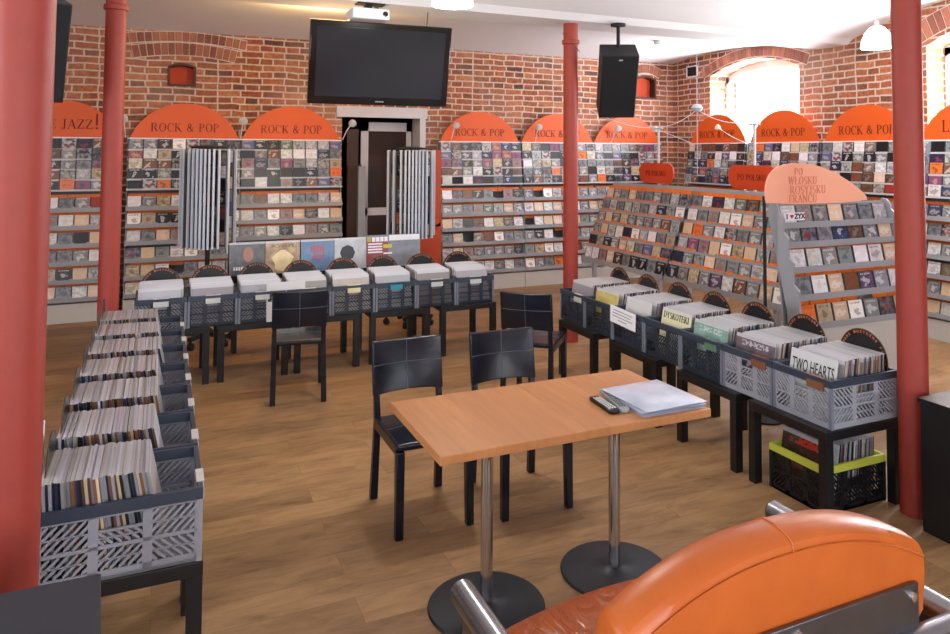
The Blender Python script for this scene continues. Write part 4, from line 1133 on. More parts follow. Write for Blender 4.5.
disp(1.705, (rgb(196, 200, 206), rgb(176, 180, 188), rgb(190, 194, 200)), 'pale record sleeve with a dark blot, fourth on the ledge', e4)
# wide printed poster sheet
t = thing('printed_poster', 'wide red and grey printed poster with small text blocks, right end of the ledge', 'poster', (2.14, 7.30, .692)); t.rotation_euler = (-.08, 0, 0)
mb = MB(); mb.box(-.275, .275, 0, .003, 0, .33); ob('sheet', mb, parent=t, mat=simple('poster_grey', rgb(128, 132, 142), .4, var=.35, scale=14))
mb = MB(); mb.box(-.275, -.06, -.001, 0, 0, .30); ob('red_field', mb, parent=t, mat=simple('poster_red', rgb(150, 70, 74), .4, var=.25, scale=10))
mb = MB(); mb.box(-.05, .27, -.0015, 0, .27, .325)
for k in range(4): mb.box(-.225 + k * .042, -.19 + k * .042, -.0018, -.001, .265, .31)
for k in range(4): mb.box(-.265, -.12, -.0018, -.001, .155 + k * .027, .170 + k * .027)
mb.box(-.11, -.02, -.0018, 0, .14, .155); ob('text_block', mb, parent=t, mat=M['paper'])
mb = MB(); mb.box(-.11, -.02, -.0018, 0, .20, .235)
for k in range(4): mb.box(-.272 + k * .010, -.266 + k * .010, -.0018, 0, .265, .31)
ob('text_block', mb, parent=t, mat=M['yellow'])

# ------------------------------------------------------------------ flip display towers
def tower():
    t = bpy.data.objects.new('flip_display_tower', None); COL.objects.link(t)
    mb = MB(); mb.tube([(0, 0, .1), (0, 0, 1.9)], .022, 12); ob('pole', mb, parent=t, mat=M['blackmatte'])
    mb = MB(); mb.lathe([(.10, 1.875), (.17, 1.88), (.17, 1.895), (.05, 1.91)], 24); ob('top_disc', mb, parent=t, mat=M['blackmatte'])
    mb = MB(); mb.lathe([(.06, .1), (.06, .14), (.03, .16)], 16); ob('hub', mb, parent=t, mat=M['blackmatte'])
    for k in range(5):
        a = math.radians(72 * k + 20); mb = MB()
        mb.T = Matrix.Rotation(a, 4, 'Z'); mb.box(0, .27, -.02, .02, .085, .12); mb.T = None; arm = ob('base_arm', mb, parent=t, mat=M['blackmatte'])
        mb = MB(); mb.T = Matrix.Rotation(a, 4, 'Z') @ Matrix.Translation((.25, 0, .035)) @ Matrix.Rotation(PI / 2, 4, 'X'); mb.lathe([(.034, -.02), (.034, .02)], 16); mb.T = None
        mb.T = Matrix.Rotation(a, 4, 'Z'); mb.box(.24, .26, -.008, .008, .06, .09); mb.T = None
        ob('caster', mb, parent=arm, mat=M['blackmatte'])
    for deg in (-82, -52, -31, -20, -11, -3, 5, 13, 22, 33, 55, 82, 120, 160, 200, 240):
        a = math.radians(deg - 90 - 16); z0 = .93 + (.02 if abs(deg) > 60 else 0)
        T = Matrix.Rotation(a, 4, 'Z')
        mb = MB(); mb.T = T; mb.box(.035, .245, -.004, .004, z0 + .01, 1.86); mb.T = None
        # pockets of small covers on both faces
        leaf = ob('display_leaf', mb, parent=t, mat=M['rackdark'])
        mb = MB(); mb.T = T; mb.box(.245, .265, -.010, .010, z0, 1.87); mb.T = None; ob('leaf_edge', mb, parent=leaf, mat=M['silver'])
        mb = MB()
        for r in range(7):
            for s_ in (-1, 1):
                k, c1, c2, c3, n = CDS[R.randrange(len(CDS))]
                cover_box(mb, .125, .003, .115, c1, c2, c3, T @ Matrix.Translation((.165, s_ * .0075, z0 + .03 + r * .127)) @ Matrix.Rotation(0 if s_ < 0 else PI, 4, 'Z'), (.2, .2, .2), n=n)
        ob('pocket_cover', mb.mesh('pocket_cover', M['cdcover'], smooth=False), parent=leaf)
    return t
tw = tower(); tag(tw, 'tall flip display tower with white leaf edges, left, on black casters', 'display stand', 'flip display towers', ); tw.location = (.42, 7.78, 0)
t2 = copytree(tw, (2.47, 7.82, 0), .1, 'tall flip display tower with white leaf edges, in front of the doorway')

# orange red counter end beside the right tower
t = thing('counter_end', 'orange red wooden counter end with a tall post, behind the right display tower', 'counter', (3.05, 8.8, 0))
mb = MB(); mb.prism([(-.21, 0), (.13, 0), (.13, .98), (.02, .93), (-.21, .84)], 0, .3, 'xz'); ob('panel', mb, parent=t, mat=M['woodred'])
mb = MB(); mb.box(.02, .12, .0, .05, .93, 1.88); ob('post', mb, parent=t, mat=M['woodred'])

# ------------------------------------------------------------------ chairs
def build_chair():
    t = bpy.data.objects.new('leather_chair', None); COL.objects.link(t)
    w = .195
    # seat: slightly domed pad
    mb = MB(); nx, ny = 8, 8; V = []; F = []
    for j in range(ny + 1):
        for i in range(nx + 1):
            u, v = i / nx * 2 - 1, j / ny * 2 - 1
            V.append((u * w, v * .215 - .02, .445 + .012 * (1 - u * u) * (1 - v * v)))
    o0 = len(V)
    for j in range(ny + 1):
        for i in range(nx + 1):
            u, v = i / nx * 2 - 1, j / ny * 2 - 1; V.append((u * w, v * .215 - .02, .41))
    idx = lambda i, j, k=0: k * o0 + j * (nx + 1) + i
    for j in range(ny):
        for i in range(nx):
            F.append((idx(i, j), idx(i + 1, j), idx(i + 1, j + 1), idx(i, j + 1))); F.append((idx(i, j + 1, 1), idx(i + 1, j + 1, 1), idx(i + 1, j, 1), idx(i, j, 1)))
    for i in range(nx):
        F.append((idx(i, 0, 1), idx(i + 1, 0, 1), idx(i + 1, 0), idx(i, 0))); F.append((idx(i, ny), idx(i + 1, ny), idx(i + 1, ny, 1), idx(i, ny, 1)))
    for j in range(ny):
        F.append((idx(0, j), idx(0, j + 1), idx(0, j + 1, 1), idx(0, j, 1))); F.append((idx(nx, j, 1), idx(nx, j + 1, 1), idx(nx, j + 1), idx(nx, j)))
    mb.solid(V, F); s_ = bevel(ob('seat', mb, parent=t, mat=M['leather']), .012, 3)
    mb = MB(); mb.tube([(0, -.23, .452), (0, -.1, .459), (0, .1, .459), (0, .18, .452)], .0012, 5); mb.tube([(-.185, -.02, .447), (-.1, -.02, .457), (.1, -.02, .457), (.185, -.02, .447)], .0012, 5)
    ob('stitching', mb, parent=s_, mat=M['stitch'])
    def leg(pts, a, b_):
        mb = MB(); V = []; 
        for (x, y, z), hw in zip(pts, [a + (b_ - a) * k / (len(pts) - 1) for k in range(len(pts))]):
            V += [(x - hw, y - hw, z), (x + hw, y - hw, z), (x + hw, y + hw, z), (x - hw, y + hw, z)]
        F = [(3, 2, 1, 0), tuple(len(V) - 4 + q for q in range(4))]
        for k in range(len(pts) - 1):
            for q in range(4): F.append((k * 4 + q, k * 4 + (q + 1) % 4, k * 4 + 4 + (q + 1) % 4, k * 4 + 4 + q))
        mb.solid(V, F); return mb
    for s in (-1, 1):
        bevel(ob('leg', leg([(s * .182, -.225, 0), (s * .178, -.218, .41)], .019, .021), parent=t, mat=M['leather']), .004)
        bevel(ob('leg', leg([(s * .182, .245, 0), (s * .176, .205, .42), (s * .176, .240, .62), (s * .178, .268, .80)], .020, .011), parent=t, mat=M['leather']), .004)
        mb = MB(); mb.box(s * .185 - .008, s * .185 + .008, -.2, .2, .385, .42); ob('seat_rail', mb, parent=t, mat=M['leather'])
    # backrest, slightly hollow, with a dipped lower edge
    mb = MB(); V = []; F = []; nx, nz = 12, 8
    for side in (0, 1):
        for j in range(nz + 1):
            for i in range(nx + 1):
                u = i / nx * 2 - 1; v = j / nz
                zlo = .545 + .018 * abs(u) ** 3 * 0 + .012 * (1 - u * u); z = zlo + (.826 + .006 * (1 - u * u) * -1 - zlo) * v
                y = .222 + (z - .54) * .14 + .020 * (1 - u * u) + (.016 if side else -.016) + .01 * math.sin(v * PI) * (1 - u * u)
                V.append((u * .196, y, z))
    n0 = (nx + 1) * (nz + 1); idx = lambda i, j, k: k * n0 + j * (nx + 1) + i
    for j in range(nz):
        for i in range(nx):
            F.append((idx(i, j, 0), idx(i + 1, j, 0), idx(i + 1, j + 1, 0), idx(i, j + 1, 0))); F.append((idx(i, j + 1, 1), idx(i + 1, j + 1, 1), idx(i + 1, j, 1), idx(i, j, 1)))
    for i in range(nx):
        F.append((idx(i, 0, 1), idx(i + 1, 0, 1), idx(i + 1, 0, 0), idx(i, 0, 0))); F.append((idx(i, nz, 0), idx(i + 1, nz, 0), idx(i + 1, nz, 1), idx(i, nz, 1)))
    for j in range(nz):
        F.append((idx(0, j, 0), idx(0, j + 1, 0), idx(0, j + 1, 1), idx(0, j, 1))); F.append((idx(nx, j, 1), idx(nx, j + 1, 1), idx(nx, j + 1, 0), idx(nx, j, 0)))
    mb.solid(V, F); bk = bevel(ob('backrest', mb, parent=t, mat=M['leather']), .006, 2)
    mb = MB()
    for off in (-.0172, .0172):
        yy = lambda u, z: .222 + (z - .54) * .14 + .020 * (1 - u * u) + off + .01 * math.sin(min(1, max(0, (z - .55) / .275)) * PI) * (1 - u * u)
        mb.tube([(0, yy(0, z), z) for z in (.56, .62, .69, .76, .82)], .0012, 5)
        mb.tube([(u * .196, yy(u, .70), .70) for u in (-.98, -.7, -.35, 0, .35, .7, .98)], .0012, 5)
    ob('stitching', mb, parent=bk, mat=M['stitch'])
    return t
ch = build_chair(); ch.location = (1.25, 3.745, 0); tag(ch, 'black leather chair at the left of the wooden table', 'chair', 'black leather chairs with grey stitching')
copytree(ch, (1.795, 3.70, 0), -.03, 'black leather chair behind the wooden table, its backrest right of the other')
copytree(ch, (.985, 5.93, 0), PI - .14, 'black leather chair with its back to the camera, pushed up to the back crate row')
copytree(ch, (2.62, 5.14, 0), PI - .72, 'black leather chair turned away beside the right crate row')

# ------------------------------------------------------------------ bistro tables
def bistro():
    t = bpy.data.objects.new('pedestal_table', None); COL.objects.link(t)
    mb = MB(); mb.box(-.309, .309, -.325, .325, .715, .75); bevel(ob('tabletop', mb, parent=t, mat=M['beech']), .003)
    mb = MB(); mb.tube([(-.003, -.045, .012), (-.003, -.045, .70)], .0255, 24); ob('pedestal', mb, parent=t, mat=M['chrome'])
    mb = MB(); mb.box(-.2, .2, -.02, .02, .69, .715); mb.box(-.02, .02, -.2, .2, .69, .715); ob('top_bracket', mb, parent=t, mat=M['blackmatte'])
    mb = MB(); mb.lathe([(.238, 0), (.24, .006), (.235, .012), (.12, .018), (.04, .024), (.032, .03)], 48, -.003, -.045); ob('base_plate', mb, parent=t, mat=M['iron'])
    return t
bt_ = bistro(); bt_.location = (1.247, 2.912, 0); tag(bt_, 'square beech pedestal table, left of the two joined tables', 'table', 'pedestal tables pushed together')
copytree(bt_, (1.866, 2.915, 0), 0, 'square beech pedestal table, right of the two, carrying the plastic sleeves')
# stack of plastic sleeves
for k, (dx, dy, rz, z) in enumerate(((0, 0, .0, .7505), (.006, .005, .03, .7575), (-.004, .003, -.02, .7645), (.003, -.003, .035, .7715))):
    t = thing('plastic_sleeve', 'clear bluish plastic record sleeve, %s in the stack on the table' % ['bottom', 'second from the bottom', 'third from the bottom', 'topmost'][k], 'sleeve', (2.008 + dx, 2.79 + dy, z), rz, 'plastic sleeves on the table')
    mb = MB(); n = 8; V = []; F = []
    for j in range(n + 1):
        for i in range(n + 1):
            u, v = i / n * 2 - 1, j / n * 2 - 1; e = (1 - abs(u) ** 6) * (1 - abs(v) ** 6)
            V.append((u * .161, v * .172, .0015 + .0045 * e + .001 * math.sin(5 * u + k) * e))
    o0 = len(V); V += [(x, y, 0) for x, y, z_ in V]
    for j in range(n):
        for i in range(n):
            a = j * (n + 1) + i; F.append((a, a + 1, a + n + 2, a + n + 1)); F.append((o0 + a + n + 1, o0 + a + n + 2, o0 + a + 1, o0 + a))
    for i in range(n):
        F.append((o0 + i, o0 + i + 1, i + 1, i)); a = n * (n + 1) + i; F.append((a, a + 1, o0 + a + 1, o0 + a))
        a = i * (n + 1); F.append((a, a + n + 1, o0 + a + n + 1, o0 + a)); a += n; F.append((o0 + a, o0 + a + n + 1, a + n + 1, a))
    mb.solid(V, F); ob('sleeve', mb, parent=t, mat=M['plastic'])
def remote(x, y, rz, L, w, mat, lab, bm):
    t = thing('remote_control', lab, 'remote control', (x, y, .7505), rz)
    mb = MB(); mb.prism([(-w / 2, -L / 2 + .01), (-w / 2 + .01, -L / 2), (w / 2 - .01, -L / 2), (w / 2, -L / 2 + .01), (w / 2 * .9, L / 2), (-w / 2 * .9, L / 2)], 0, .018, 'xy'); b0 = bevel(ob('body', mb, parent=t, mat=mat), .004)
    mb = MB()
    for r in range(9):
        for c in range(3): mb.box(-w * .32 + c * w * .25, -w * .32 + c * w * .25 + w * .14, -L * .36 + r * L * .085, -L * .36 + r * L * .085 + .009, .018, .0205)
    ob('buttons', mb, parent=t, mat=bm)
remote(1.765, 2.795, -.06, .20, .05, M['gloss'], 'black remote control lying left of the grey one on the table', M['buttons'])
remote(1.835, 2.825, -.22, .27, .044, M['remotegrey'], 'silver grey remote control between the black remote and the plastic sleeves', M['inkblack'])

# ------------------------------------------------------------------ orange armchair (seen from behind)
AC = thing('tube_armchair', 'orange leather armchair with arched back and thick steel tube frame, seen from behind', 'armchair', (1.425, 1.75, 0))
# seat
mb = MB(); nx, ny = 20, 12; V = []; F = []
def seatpt(u, v, top):
    yf = .34 + .085 * (1 - abs(u) ** 2.2); y = -.28 + (yf + .28) * (v * .5 + .5)
    e = (1 - abs(u) ** 5) * (1 - abs(v) ** 5)
    z = (.405 + .055 * e + .006 * math.sin(7 * u + 3 * v) * e) if top else .30
    return (u * .53, y, z)
for k in (1, 0):
    for j in range(ny + 1):
        for i in range(nx + 1): V.append(seatpt(i / nx * 2 - 1, j / ny * 2 - 1, k))
n0 = (nx + 1) * (ny + 1); idx = lambda i, j, k: k * n0 + j * (nx + 1) + i
for j in range(ny):
    for i in range(nx):
        F.append((idx(i, j, 0), idx(i + 1, j, 0), idx(i + 1, j + 1, 0), idx(i, j + 1, 0))); F.append((idx(i, j + 1, 1), idx(i + 1, j + 1, 1), idx(i + 1, j, 1), idx(i, j, 1)))
for i in range(nx):
    F.append((idx(i, 0, 1), idx(i + 1, 0, 1), idx(i + 1, 0, 0), idx(i, 0, 0))); F.append((idx(i, ny, 0), idx(i + 1, ny, 0), idx(i + 1, ny, 1), idx(i, ny, 1)))
for j in range(ny):
    F.append((idx(0, j, 0), idx(0, j + 1, 0), idx(0, j + 1, 1), idx(0, j, 1))); F.append((idx(nx, j, 1), idx(nx, j + 1, 1), idx(nx, j + 1, 0), idx(nx, j, 0)))
mb.solid(V, F); bevel(ob('seat_cushion', mb, parent=AC, mat=M['orseat']), .02, 3)
# arched back: thick padded slab, outline in XZ
def backtop(u):   # u -1..1 across
    return .905 - .115 * abs(u) ** 2.3
mb = MB(); nu, nd = 28, 8; V = []; F = []
prof_d = [(-.345, 0.0), (-.352, .016), (-.345, .03), (-.31, .045), (-.26, .052), (-.21, .048), (-.185, .03), (-.178, .012), (-.18, 0)]
# ring section for each u: rear low -> rear crease -> top -> front -> front low
def sec(u):
    zt = backtop(u); e = 1 - max(0, abs(u) - .93) / .07 * .25
    x = u * .475
    return [(x, -.30, .52), (x, -.345, .62), (x, -.352, .72), (x, -.352, zt - .045), (x, -.346, zt - .012), (x, -.33, zt + .002), (x, -.29, zt + .010), (x, -.25, zt + .008), (x, -.222, zt - .008), (x, -.208, zt - .04), (x, -.18, .66), (x, -.17, .44)]
S = [sec(-1.02 + 2.04 * i / nu) for i in range(nu + 1)]
k = len(S[0])
for s_ in S: V += s_
for i in range(nu):
    for j in range(k):
        F.append((i * k + j, i * k + (j + 1) % k, (i + 1) * k + (j + 1) % k, (i + 1) * k + j))
F.append(tuple(range(k - 1, -1, -1))); F.append(tuple(nu * k + j for j in range(k)))
mb.solid(V, F); bk = bevel(ob('backrest', mb, parent=AC, mat=M['orleather']), .018, 3)
mb = MB(); mb.tube([(u * .475, -.354, backtop(u) - .030) for u in [-.98 + 1.96 * i / 24 for i in range(25)]], .0028, 6)
for uu in (.0,):
    x = uu * .475; zt = backtop(uu); mb.tube([(x, -.353, zt - .03), (x, -.345, zt - .006), (x, -.33, zt + .003), (x, -.29, zt + .011), (x, -.25, zt + .009), (x, -.220, zt - .008)], .0028, 6)
ob('piping_seam', mb, parent=bk, mat=M['orleather'])
# steel back plate with bolts
mb = MB(); mb.box(-.44, .425, -.368, -.356, .52, .715); pl = bevel(ob('back_plate', mb, parent=AC, mat=M['steel']), .002)
for x in (-.40, 0, .40):
    mb = MB(); mb.T = Matrix.Translation((x, -.368, .685)) @ Matrix.Rotation(PI / 2, 4, 'X'); mb.lathe([(.014, 0), (.012, .008), (.004, .010)], 12); mb.T = None; ob('bolt', mb, parent=pl, mat=M['chrome'])
# tube frame
def arc_pts(c, r, a0, a1, plane, n=6):
    out = []
    for i in range(n + 1):
        a = math.radians(a0 + (a1 - a0) * i / n); p, q = c[0] + r * math.cos(a), c[1] + r * math.sin(a); out.append((p, q))
    return out
r_ = .037; zt = .566; xa = .60; yr, yf = -.365, .335
for s in (-1, 1):
    mb = MB()
    pts = [(s * xa, yf, 0.0), (s * xa, yf, zt - .03)]
    mb.tube([(s * xa, yf - .004, zt), (s * xa, yr, zt)], r_, 24)
    mb.T = Matrix.Translation((s * xa, yf - .004, zt)) @ Matrix.Rotation(-PI / 2, 4, 'X'); mb.lathe([(r_, 0), (r_ * .93, .006), (r_ * .8, .010), (.001, .012)], 24); mb.T = None
    fr = ob('arm_tube', mb, parent=AC, mat=M['steeltube'])
    mb = MB(); mb.tube([(s * xa, yr, 0), (s * xa, yr, zt - .03)], r_, 18); ob('rear_leg', mb, parent=AC, mat=M['steeltube'])
    mb = MB(); mb.box(s * xa - .005, s * xa + .005, yr + .03, yf - .02, .0, zt - .03); ob('side_plate', mb, parent=AC, mat=M['steel'])
mb = MB(); mb.tube([(-xa, yr - .008, zt), (xa, yr - .008, zt)], r_, 18); ob('rear_tube', mb, parent=AC, mat=M['steeltube'])
mb = MB(); mb.box(-.59, .59, -.30, .30, .27, .30); ob('seat_frame', mb, parent=AC, mat=M['steel'])

# ------------------------------------------------------------------ black cabinets at the edges
t = thing('black_cabinet', 'dark black cabinet at the lower left corner, in front of the left crate row', 'cabinet', (-.62, 1.9, 0))
mb = MB(); mb.prism([(-.5, -.24), (.535, -.24), (.515, .075), (-.5, .075)], .735, .885, 'xy'); bevel(ob('front_rail', mb, parent=t, mat=simple('dark_grey_board', rgb(38, 38, 46), .8, var=.1, scale=30)), .003)
mb = MB(); mb.box(-.5, .49, -.2, .06, 0, .735); ob('body', mb, parent=t, mat=M['blackmatte'])
t = thing('black_cabinet', 'black cabinet at the right edge carrying magazines, beside the red column', 'cabinet', (3.74, 2.16, 0))
mb = MB(); mb.box(-.30, .40, -.38, .38, .0, .625); ob('body', mb, parent=t, mat=M['black'])
mb = MB(); mb.box(-.31, .41, -.39, .39, .625, .645); ob('top_board', mb, parent=t, mat=M['black'])
for k, (x, y, rz, z, mt, lb) in enumerate(((3.66, 2.32, .1, .6455, 'paper', 'white magazine at the bottom of the pile on the right cabinet'), (3.68, 2.30, -.12, .6505, 'magred', 'red printed magazine on the right cabinet pile'), (3.72, 2.28, .05, .6555, 'paper', 'white topmost magazine on the right cabinet pile'))):
    mb = MB(); mb.box(-.15, .15, -.11, .11, 0, .0045); o = ob('magazine', mb, mat=M[mt], loc=(x, y, z), rz=rz); tag(o, lb, 'magazine')
mb = MB(); mb.prism([(-.05, 0), (.05, 0), (.04, .06), (-.03, .07)], -.002, .002, 'xz'); o = ob('folded_card', mb, mat=M['paper'], loc=(3.67, 2.34, .6605)); tag(o, 'small white card standing on the magazine pile', 'card')

# ------------------------------------------------------------------ television, projector, loudspeakers
TV = thing('television', 'large black flat television hanging from the ceiling in front of the doorway', 'television', (1.715, 6.30, 2.605)); TV.rotation_euler = (Matrix.Rotation(-.06, 3, 'Z') @ Matrix.Rotation(.24, 3, 'X')).to_euler()
W, Hh = 1.225, .715
mb = MB(); mb.box(-W / 2, W / 2, 0, .07, -Hh / 2, Hh / 2); bevel(ob('housing', mb, parent=TV, mat=M['gloss']), .008)
mb = MB(); mb.box(-W / 2 + .055, W / 2 - .055, -.003, .0, -Hh / 2 + .07, Hh / 2 - .05); ob('screen', mb, parent=TV, mat=M['screen'])
mb = MB()
for k in range(5): mb.box(-.035 + k * .015, -.026 + k * .015, -.002, 0, -Hh / 2 + .028, -Hh / 2 + .037)
ob('maker_mark', mb, parent=TV, mat=M['rail'])
mb = MB(); mb.box(-.2, .2, .07, .11, -.15, .15); ob('wall_bracket', mb, parent=TV, mat=M['blackmatte'])
Ti = TV.rotation_euler.to_matrix().inverted()
a_ = Ti @ Vector((0, .14, -.02)); b_ = Ti @ Vector((0, .20, 3.14 - 2.605))
mb = MB(); mb.tube([a_, b_], .022, 12); ob('hanging_pole', mb, parent=TV, mat=M['blackmatte'])
PJ = thing('projector', 'white projector mounted under the ceiling beam just above the television', 'projector', (1.60, 6.35, 3.14))
mb = MB(); mb.box(-.16, .16, -.13, .13, -.155, -.06); bevel(ob('housing', mb, parent=PJ, mat=M['white']), .012)
mb = MB(); mb.T = Matrix.Translation((.12, -.13, -.105)) @ Matrix.Rotation(PI / 2, 4, 'X'); mb.lathe([(.022, 0), (.022, .012), (.016, .014)], 20); mb.T = None; ob('lens', mb, parent=PJ, mat=M['gloss'])
mb = MB(); mb.box(-.1, .14, -.06, .06, -.012, 0); mb.box(-.03, .03, -.03, .03, -.06, -.01); mb.box(-.06, .16, -.08, .02, -.062, -.05); ob('ceiling_mount', mb, parent=PJ, mat=M['blackmatte'])

def speaker(loc, yaw_, tilt, lab, zc):
    t = thing('hanging_loudspeaker', lab, 'loudspeaker', loc); Rm = Matrix.Rotation(yaw_, 3, 'Z') @ Matrix.Rotation(tilt, 3, 'X'); t.rotation_euler = Rm.to_euler()
    mb = MB(); mb.box(-.18, .18, .0, .30, -.34, .34); bevel(ob('cabinet', mb, parent=t, mat=M['spkbody']), .006)
    mb = MB(); mb.box(-.172, .172, -.015, 0, -.332, .332); bevel(ob('grille', mb, parent=t, mat=M['grille']), .006)
    mb = MB(); mb.box(-.02, .02, -.017, -.015, .29, .302); ob('badge', mb, parent=t, mat=M['rail'])
    inv = Rm.inverted(); p0 = Vector((0, .18, .25)); w0 = Rm @ p0
    top = inv @ (Vector((w0.x, w0.y, zc - loc[2])))
    mb = MB(); mb.tube([p0, top], .018, 12); ob('hanging_pole', mb, parent=t, mat=M['blackmatte'])
    mb = MB(); d_ = (top - p0).normalized(); mb.tube([top - d_ * .025, top], .075, 20); ob('ceiling_plate', mb, parent=t, mat=M['blackmatte'])
    return t
speaker((4.10, 6.22, 2.50), -.45, .52, 'black loudspeaker hanging on a pole from the ceiling beam, right of the middle column', 3.14)
speaker((-.765, 5.75, 2.50), .30, .30, 'black loudspeaker half hidden behind the near left column', 3.36)

# pendant lamps
def pendant(x, y, zb, lab):
    t = thing('pendant_lamp', lab, 'lamp', (x, y, zb), 0, 'white glass pendant lamps')
    mb = MB(); mb.lathe([(.130, 0), (.135, .01), (.125, .07), (.10, .13), (.06, .18), (.03, .195), (.001, .2)], 32); ob('glass_shade', mb, parent=t, mat=M['shade'])
    mb = MB(); mb.lathe([(.018, .195), (.018, .235), (.004, .245)], 16); ob('socket', mb, parent=t, mat=M['spotgrey'])
    mb = MB(); mb.tube([(0, 0, .24), (0, 0, 3.465 - zb)], .0035, 8); ob('cord', mb, parent=t, mat=M['cable'])
    l = bpy.data.lights.new('pendant_light', 'POINT'); l.energy = 50; l.color = (1, .93, .82); l.shadow_soft_size = .12; lo = bpy.data.objects.new('pendant_light', l); COL.objects.link(lo); lo.location = (x, y, zb - .14)
pendant(5.63, 4.5, 2.77, 'white glass pendant lamp hanging left of the right column')
pendant(1.69, 4.5, 2.80, 'white glass pendant lamp at the top edge above the television')

# cable spotlights strung near the corner
def wire(name, pts, lab, r=.004, mat='cable'):
    mb = MB(); mb.tube(pts, r, 6); o = ob(name, mb, mat=M[mat]); tag(o, lab, 'cable'); return o
def sag(a, b_, s, n=10):
    a = Vector(a); b_ = Vector(b_); return [a.lerp(b_, i / n) - Vector((0, 0, s * (1 - (2 * i / n - 1) ** 2))) for i in range(n + 1)]
wire('ceiling_wire', [(6.11, 7.5, 3.28), (6.11, 7.5, 1.56)], 'thin grey vertical wire hanging near the corner through the grey junction', .005)
wire('slack_cable', sag((4.54, 7.5, 2.36), (5.47, 7.5, 2.16), .06), 'slack pale cable from the middle column to the first little wire lamp')
wire('slack_cable', sag((5.47, 7.5, 2.16), (6.08, 7.5, 2.38), .05), 'slack pale cable from the little wire lamp up to the grey junction')
wire('slack_cable', sag((5.47, 7.5, 2.15), (6.01, 7.5, 1.98), .0), 'pale cable running down right from the little wire lamp')
wire('slack_cable', sag((6.15, 7.5, 2.38), (6.92, 7.5, 2.26), .06), 'slack pale cable from the grey junction towards the window')
wire('slack_cable', sag((6.45, 7.5, 2.18), (6.90, 7.5, 1.99), .02), 'pale cable running down right from the second little wire lamp')
mb = MB(); mb.T = Matrix.Translation((6.11, 7.5, 2.42)); mb.lathe([(.001, -.05), (.05, -.04), (.075, 0), (.05, .04), (.001, .05)], 16); mb.T = None
tag(ob('cable_junction', mb, mat=M['silver']), 'round grey cable junction on the vertical wire near the corner', 'junction')
for x, z, lb in ((5.47, 2.15, 'little white wire lamp left of the grey junction, before the corner arch'), (6.44, 2.19, 'little white wire lamp right of the grey junction, before a pale arch')):
    mb = MB(); mb.T = Matrix.Translation((x, 7.5, z)); mb.lathe([(.02, -.035), (.04, -.03), (.035, .0), (.012, .03)], 14); mb.T = None
    tag(ob('wire_lamp', mb, mat=M['spotgrey']), lb, 'lamp')
wire('antenna_wire', [(3.62, 6.5, 3.05), (3.70, 6.3, 2.84)], 'thin dark wire from the beam down to the right loudspeaker', .004, 'darkcable')
wire('hanging_wire', [(2.2, 6.5, 3.14), (2.16, 6.42, 2.93)], 'thin dark wire from the beam to the top of the television', .004, 'darkcable')
mb = MB(); mb.T = Matrix.Translation((5.885, 8.0, 3.30)); mb.lathe([(.02, -.03), (.05, -.02), (.06, .02)], 18); mb.T = None
tag(ob('smoke_detector', mb, mat=M['spotgrey']), 'small round cream smoke detector on the vaulted ceiling near the corner', 'smoke detector')
t = thing('wall_vent', 'small black vent with a white frame high on the right brick wall by the corner', 'vent', (XR, 9.12, 3.10))
mb = MB()
for a in ((-.13, .13, .07, .09), (-.13, .13, -.09, -.07), (-.13, -.11, -.09, .09), (.11, .13, -.09, .09)): mb.box(-.02, 0, a[0], a[1], a[2], a[3])
ob('vent_frame', mb, parent=t, mat=M['white']); mb = MB(); mb.box(-.012, 0, -.11, .11, -.07, .07); ob('vent_grille', mb, parent=t, mat=M['blackmatte'])

# remove prototypes that were only copied from
def kill(o):
    for c in list(o.children): kill(c)
    bpy.data.objects.remove(o)
for o in (cg, cdk, cdb, cgl, dp): kill(o)

# ------------------------------------------------------------------ CDs and records: the 300 that show largest as things, the rest as one object each
bpy.context.view_layer.update()
dg = bpy.context.evaluated_depsgraph_get()
eye = Vector((0, 0, H))
def in_frame(p):
    c = W2C @ (p - eye)
    if c.z < .2: return None
    x = 506 + 744.69 * c.x / c.z; y = 119.5 + 744.69 * c.y / c.z
    return (x, y, c.z) if -4 < x < 954 and -4 < y < 640 else None
def seen(p):
    d_ = p - eye; L = d_.length
    hit, loc, *_ = SC.ray_cast(dg, eye, d_.normalized(), distance=L - .03)
    return not hit
scored = []
for k, (T, i, lab, grp) in enumerate(CD_LIST):
    vis = 0
    for q in ((-.04, 0, .10), (.04, 0, .10), (0, 0, .06)):
        p = T @ Vector(q); f = in_frame(p)
        if f and seen(p): vis += 1
    if vis:
        p = T @ Vector((0, 0, .08)); n = (T.to_3x3() @ Vector((0, -1, 0))); v = (eye - p)
        scored.append((vis * max(.05, n.dot(v.normalized())) / v.length_squared, k))
scored.sort(reverse=True)
pickd = set(k for _, k in scored[:300])
mb = MB(); firsts = {}
for k, (T, i, lab, grp) in enumerate(CD_LIST):
    if k in pickd:
        if 'p' not in firsts: o = ob('cd_case', CDM[i]); firsts['p'] = o
        else:
            o = firsts['p'].copy(); COL.objects.link(o); o.data = CDM[i]
        o.matrix_world = T; tag(o, lab, 'CD', grp)
    else:
        kk, c1, c2, c3, n = CDS[i]; cover_box(mb, CDW, CDT, CDH, c1, c2, c3, T, (.10, .10, .11), n=n)
o = ob('cd_cases', mb.mesh('cd_cases', M['cdcover'], smooth=False)); tag(o, 'many more CD cases filling the racks along the brick walls', 'CDs', kind='stuff')
scored = []
for k, (T, i, lab, grp) in enumerate(LP_LIST):
    vis = 0
    for q in ((-.10, 0, .312), (.10, 0, .312), (0, 0, .312)):
        p = T @ Vector(q); f = in_frame(p)
        if f and seen(p): vis += 1
    if vis: scored.append((1 / (T.translation - eye).length_squared, k))
scored.sort(reverse=True); pickd = set(k for _, k in scored[:290])
mb = MB(); fp = None
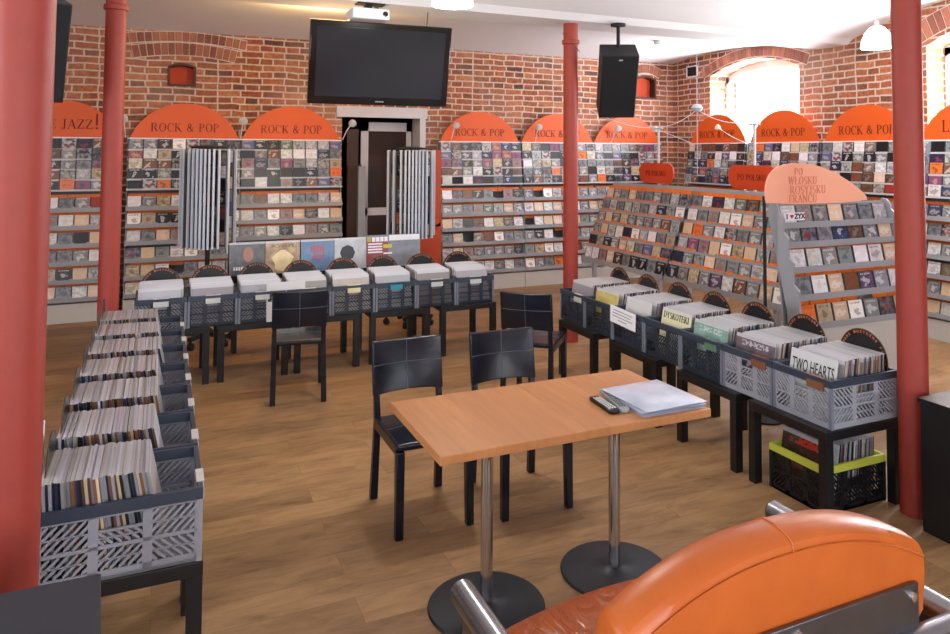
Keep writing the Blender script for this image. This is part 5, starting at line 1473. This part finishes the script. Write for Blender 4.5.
for k, (T, i, lab, grp) in enumerate(LP_LIST):
    if k in pickd:
        if fp is None: fp = ob('record_sleeve', LPM[i]); o = fp
        else: o = fp.copy(); COL.objects.link(o); o.data = LPM[i]
        o.matrix_world = T; tag(o, lab, 'record', grp)
    else:
        c1, c2, c3, n, edge, topc = LPS[i]; cover_box(mb, LPW, .0090, LPW, c1, c2, c3, T, edge, topc, n=n)
o = ob('record_sleeves', mb.mesh('record_sleeves', M['lpcover'], smooth=False)); tag(o, 'many more record sleeves filling the farther crates', 'records', kind='stuff')

# ------------------------------------------------------------------ light
w = bpy.data.worlds.new('world'); SC.world = w; w.use_nodes = True; nt = w.node_tree
bg = nt.nodes['Background']; bg.inputs[0].default_value = (.93, .96, 1, 1); bg.inputs[1].default_value = 4.0
def area(name, loc, rot, sx, sy_, e, col=(1, 1, 1)):
    l = bpy.data.lights.new(name, 'AREA'); l.shape = 'RECTANGLE'; l.size = sx; l.size_y = sy_; l.energy = e; l.color = col
    o = bpy.data.objects.new(name, l); COL.objects.link(o); o.location = loc; o.rotation_euler = rot; return o
# daylight entering through each window (just outside the panes)
area('daylight', (XR + .46, 7.87, 2.1), (0, PI / 2, 0), 1.7, 1.6, 260, (.92, .95, 1))
area('daylight', (XR + .46, 4.41, 2.1), (0, PI / 2, 0), 1.7, 1.6, 260, (.92, .95, 1))
for x in (-1.75, 1.05, 4.25): area('daylight', (x, YF - .28, 1.8), (PI / 2, 0, 0), 1.65, 1.9, 75, (.86, .93, 1))
for y in (-.8, 3.2): area('daylight', (XL - .28, y, 1.8), (0, -PI / 2, 0), 1.8, 1.9, 75, (.86, .93, 1))
# warm bulb behind the television
l = bpy.data.lights.new('warm_bulb', 'POINT'); l.energy = 45; l.color = (1, .62, .25); l.shadow_soft_size = .05; o = bpy.data.objects.new('warm_bulb', l); COL.objects.link(o); o.location = (1.45, 7.3, 2.98)

SC.view_settings.view_transform = 'Standard'; SC.view_settings.look = 'None'; SC.view_settings.gamma = 1; SC.view_settings.exposure = .3; SC.view_settings.use_curve_mapping = False
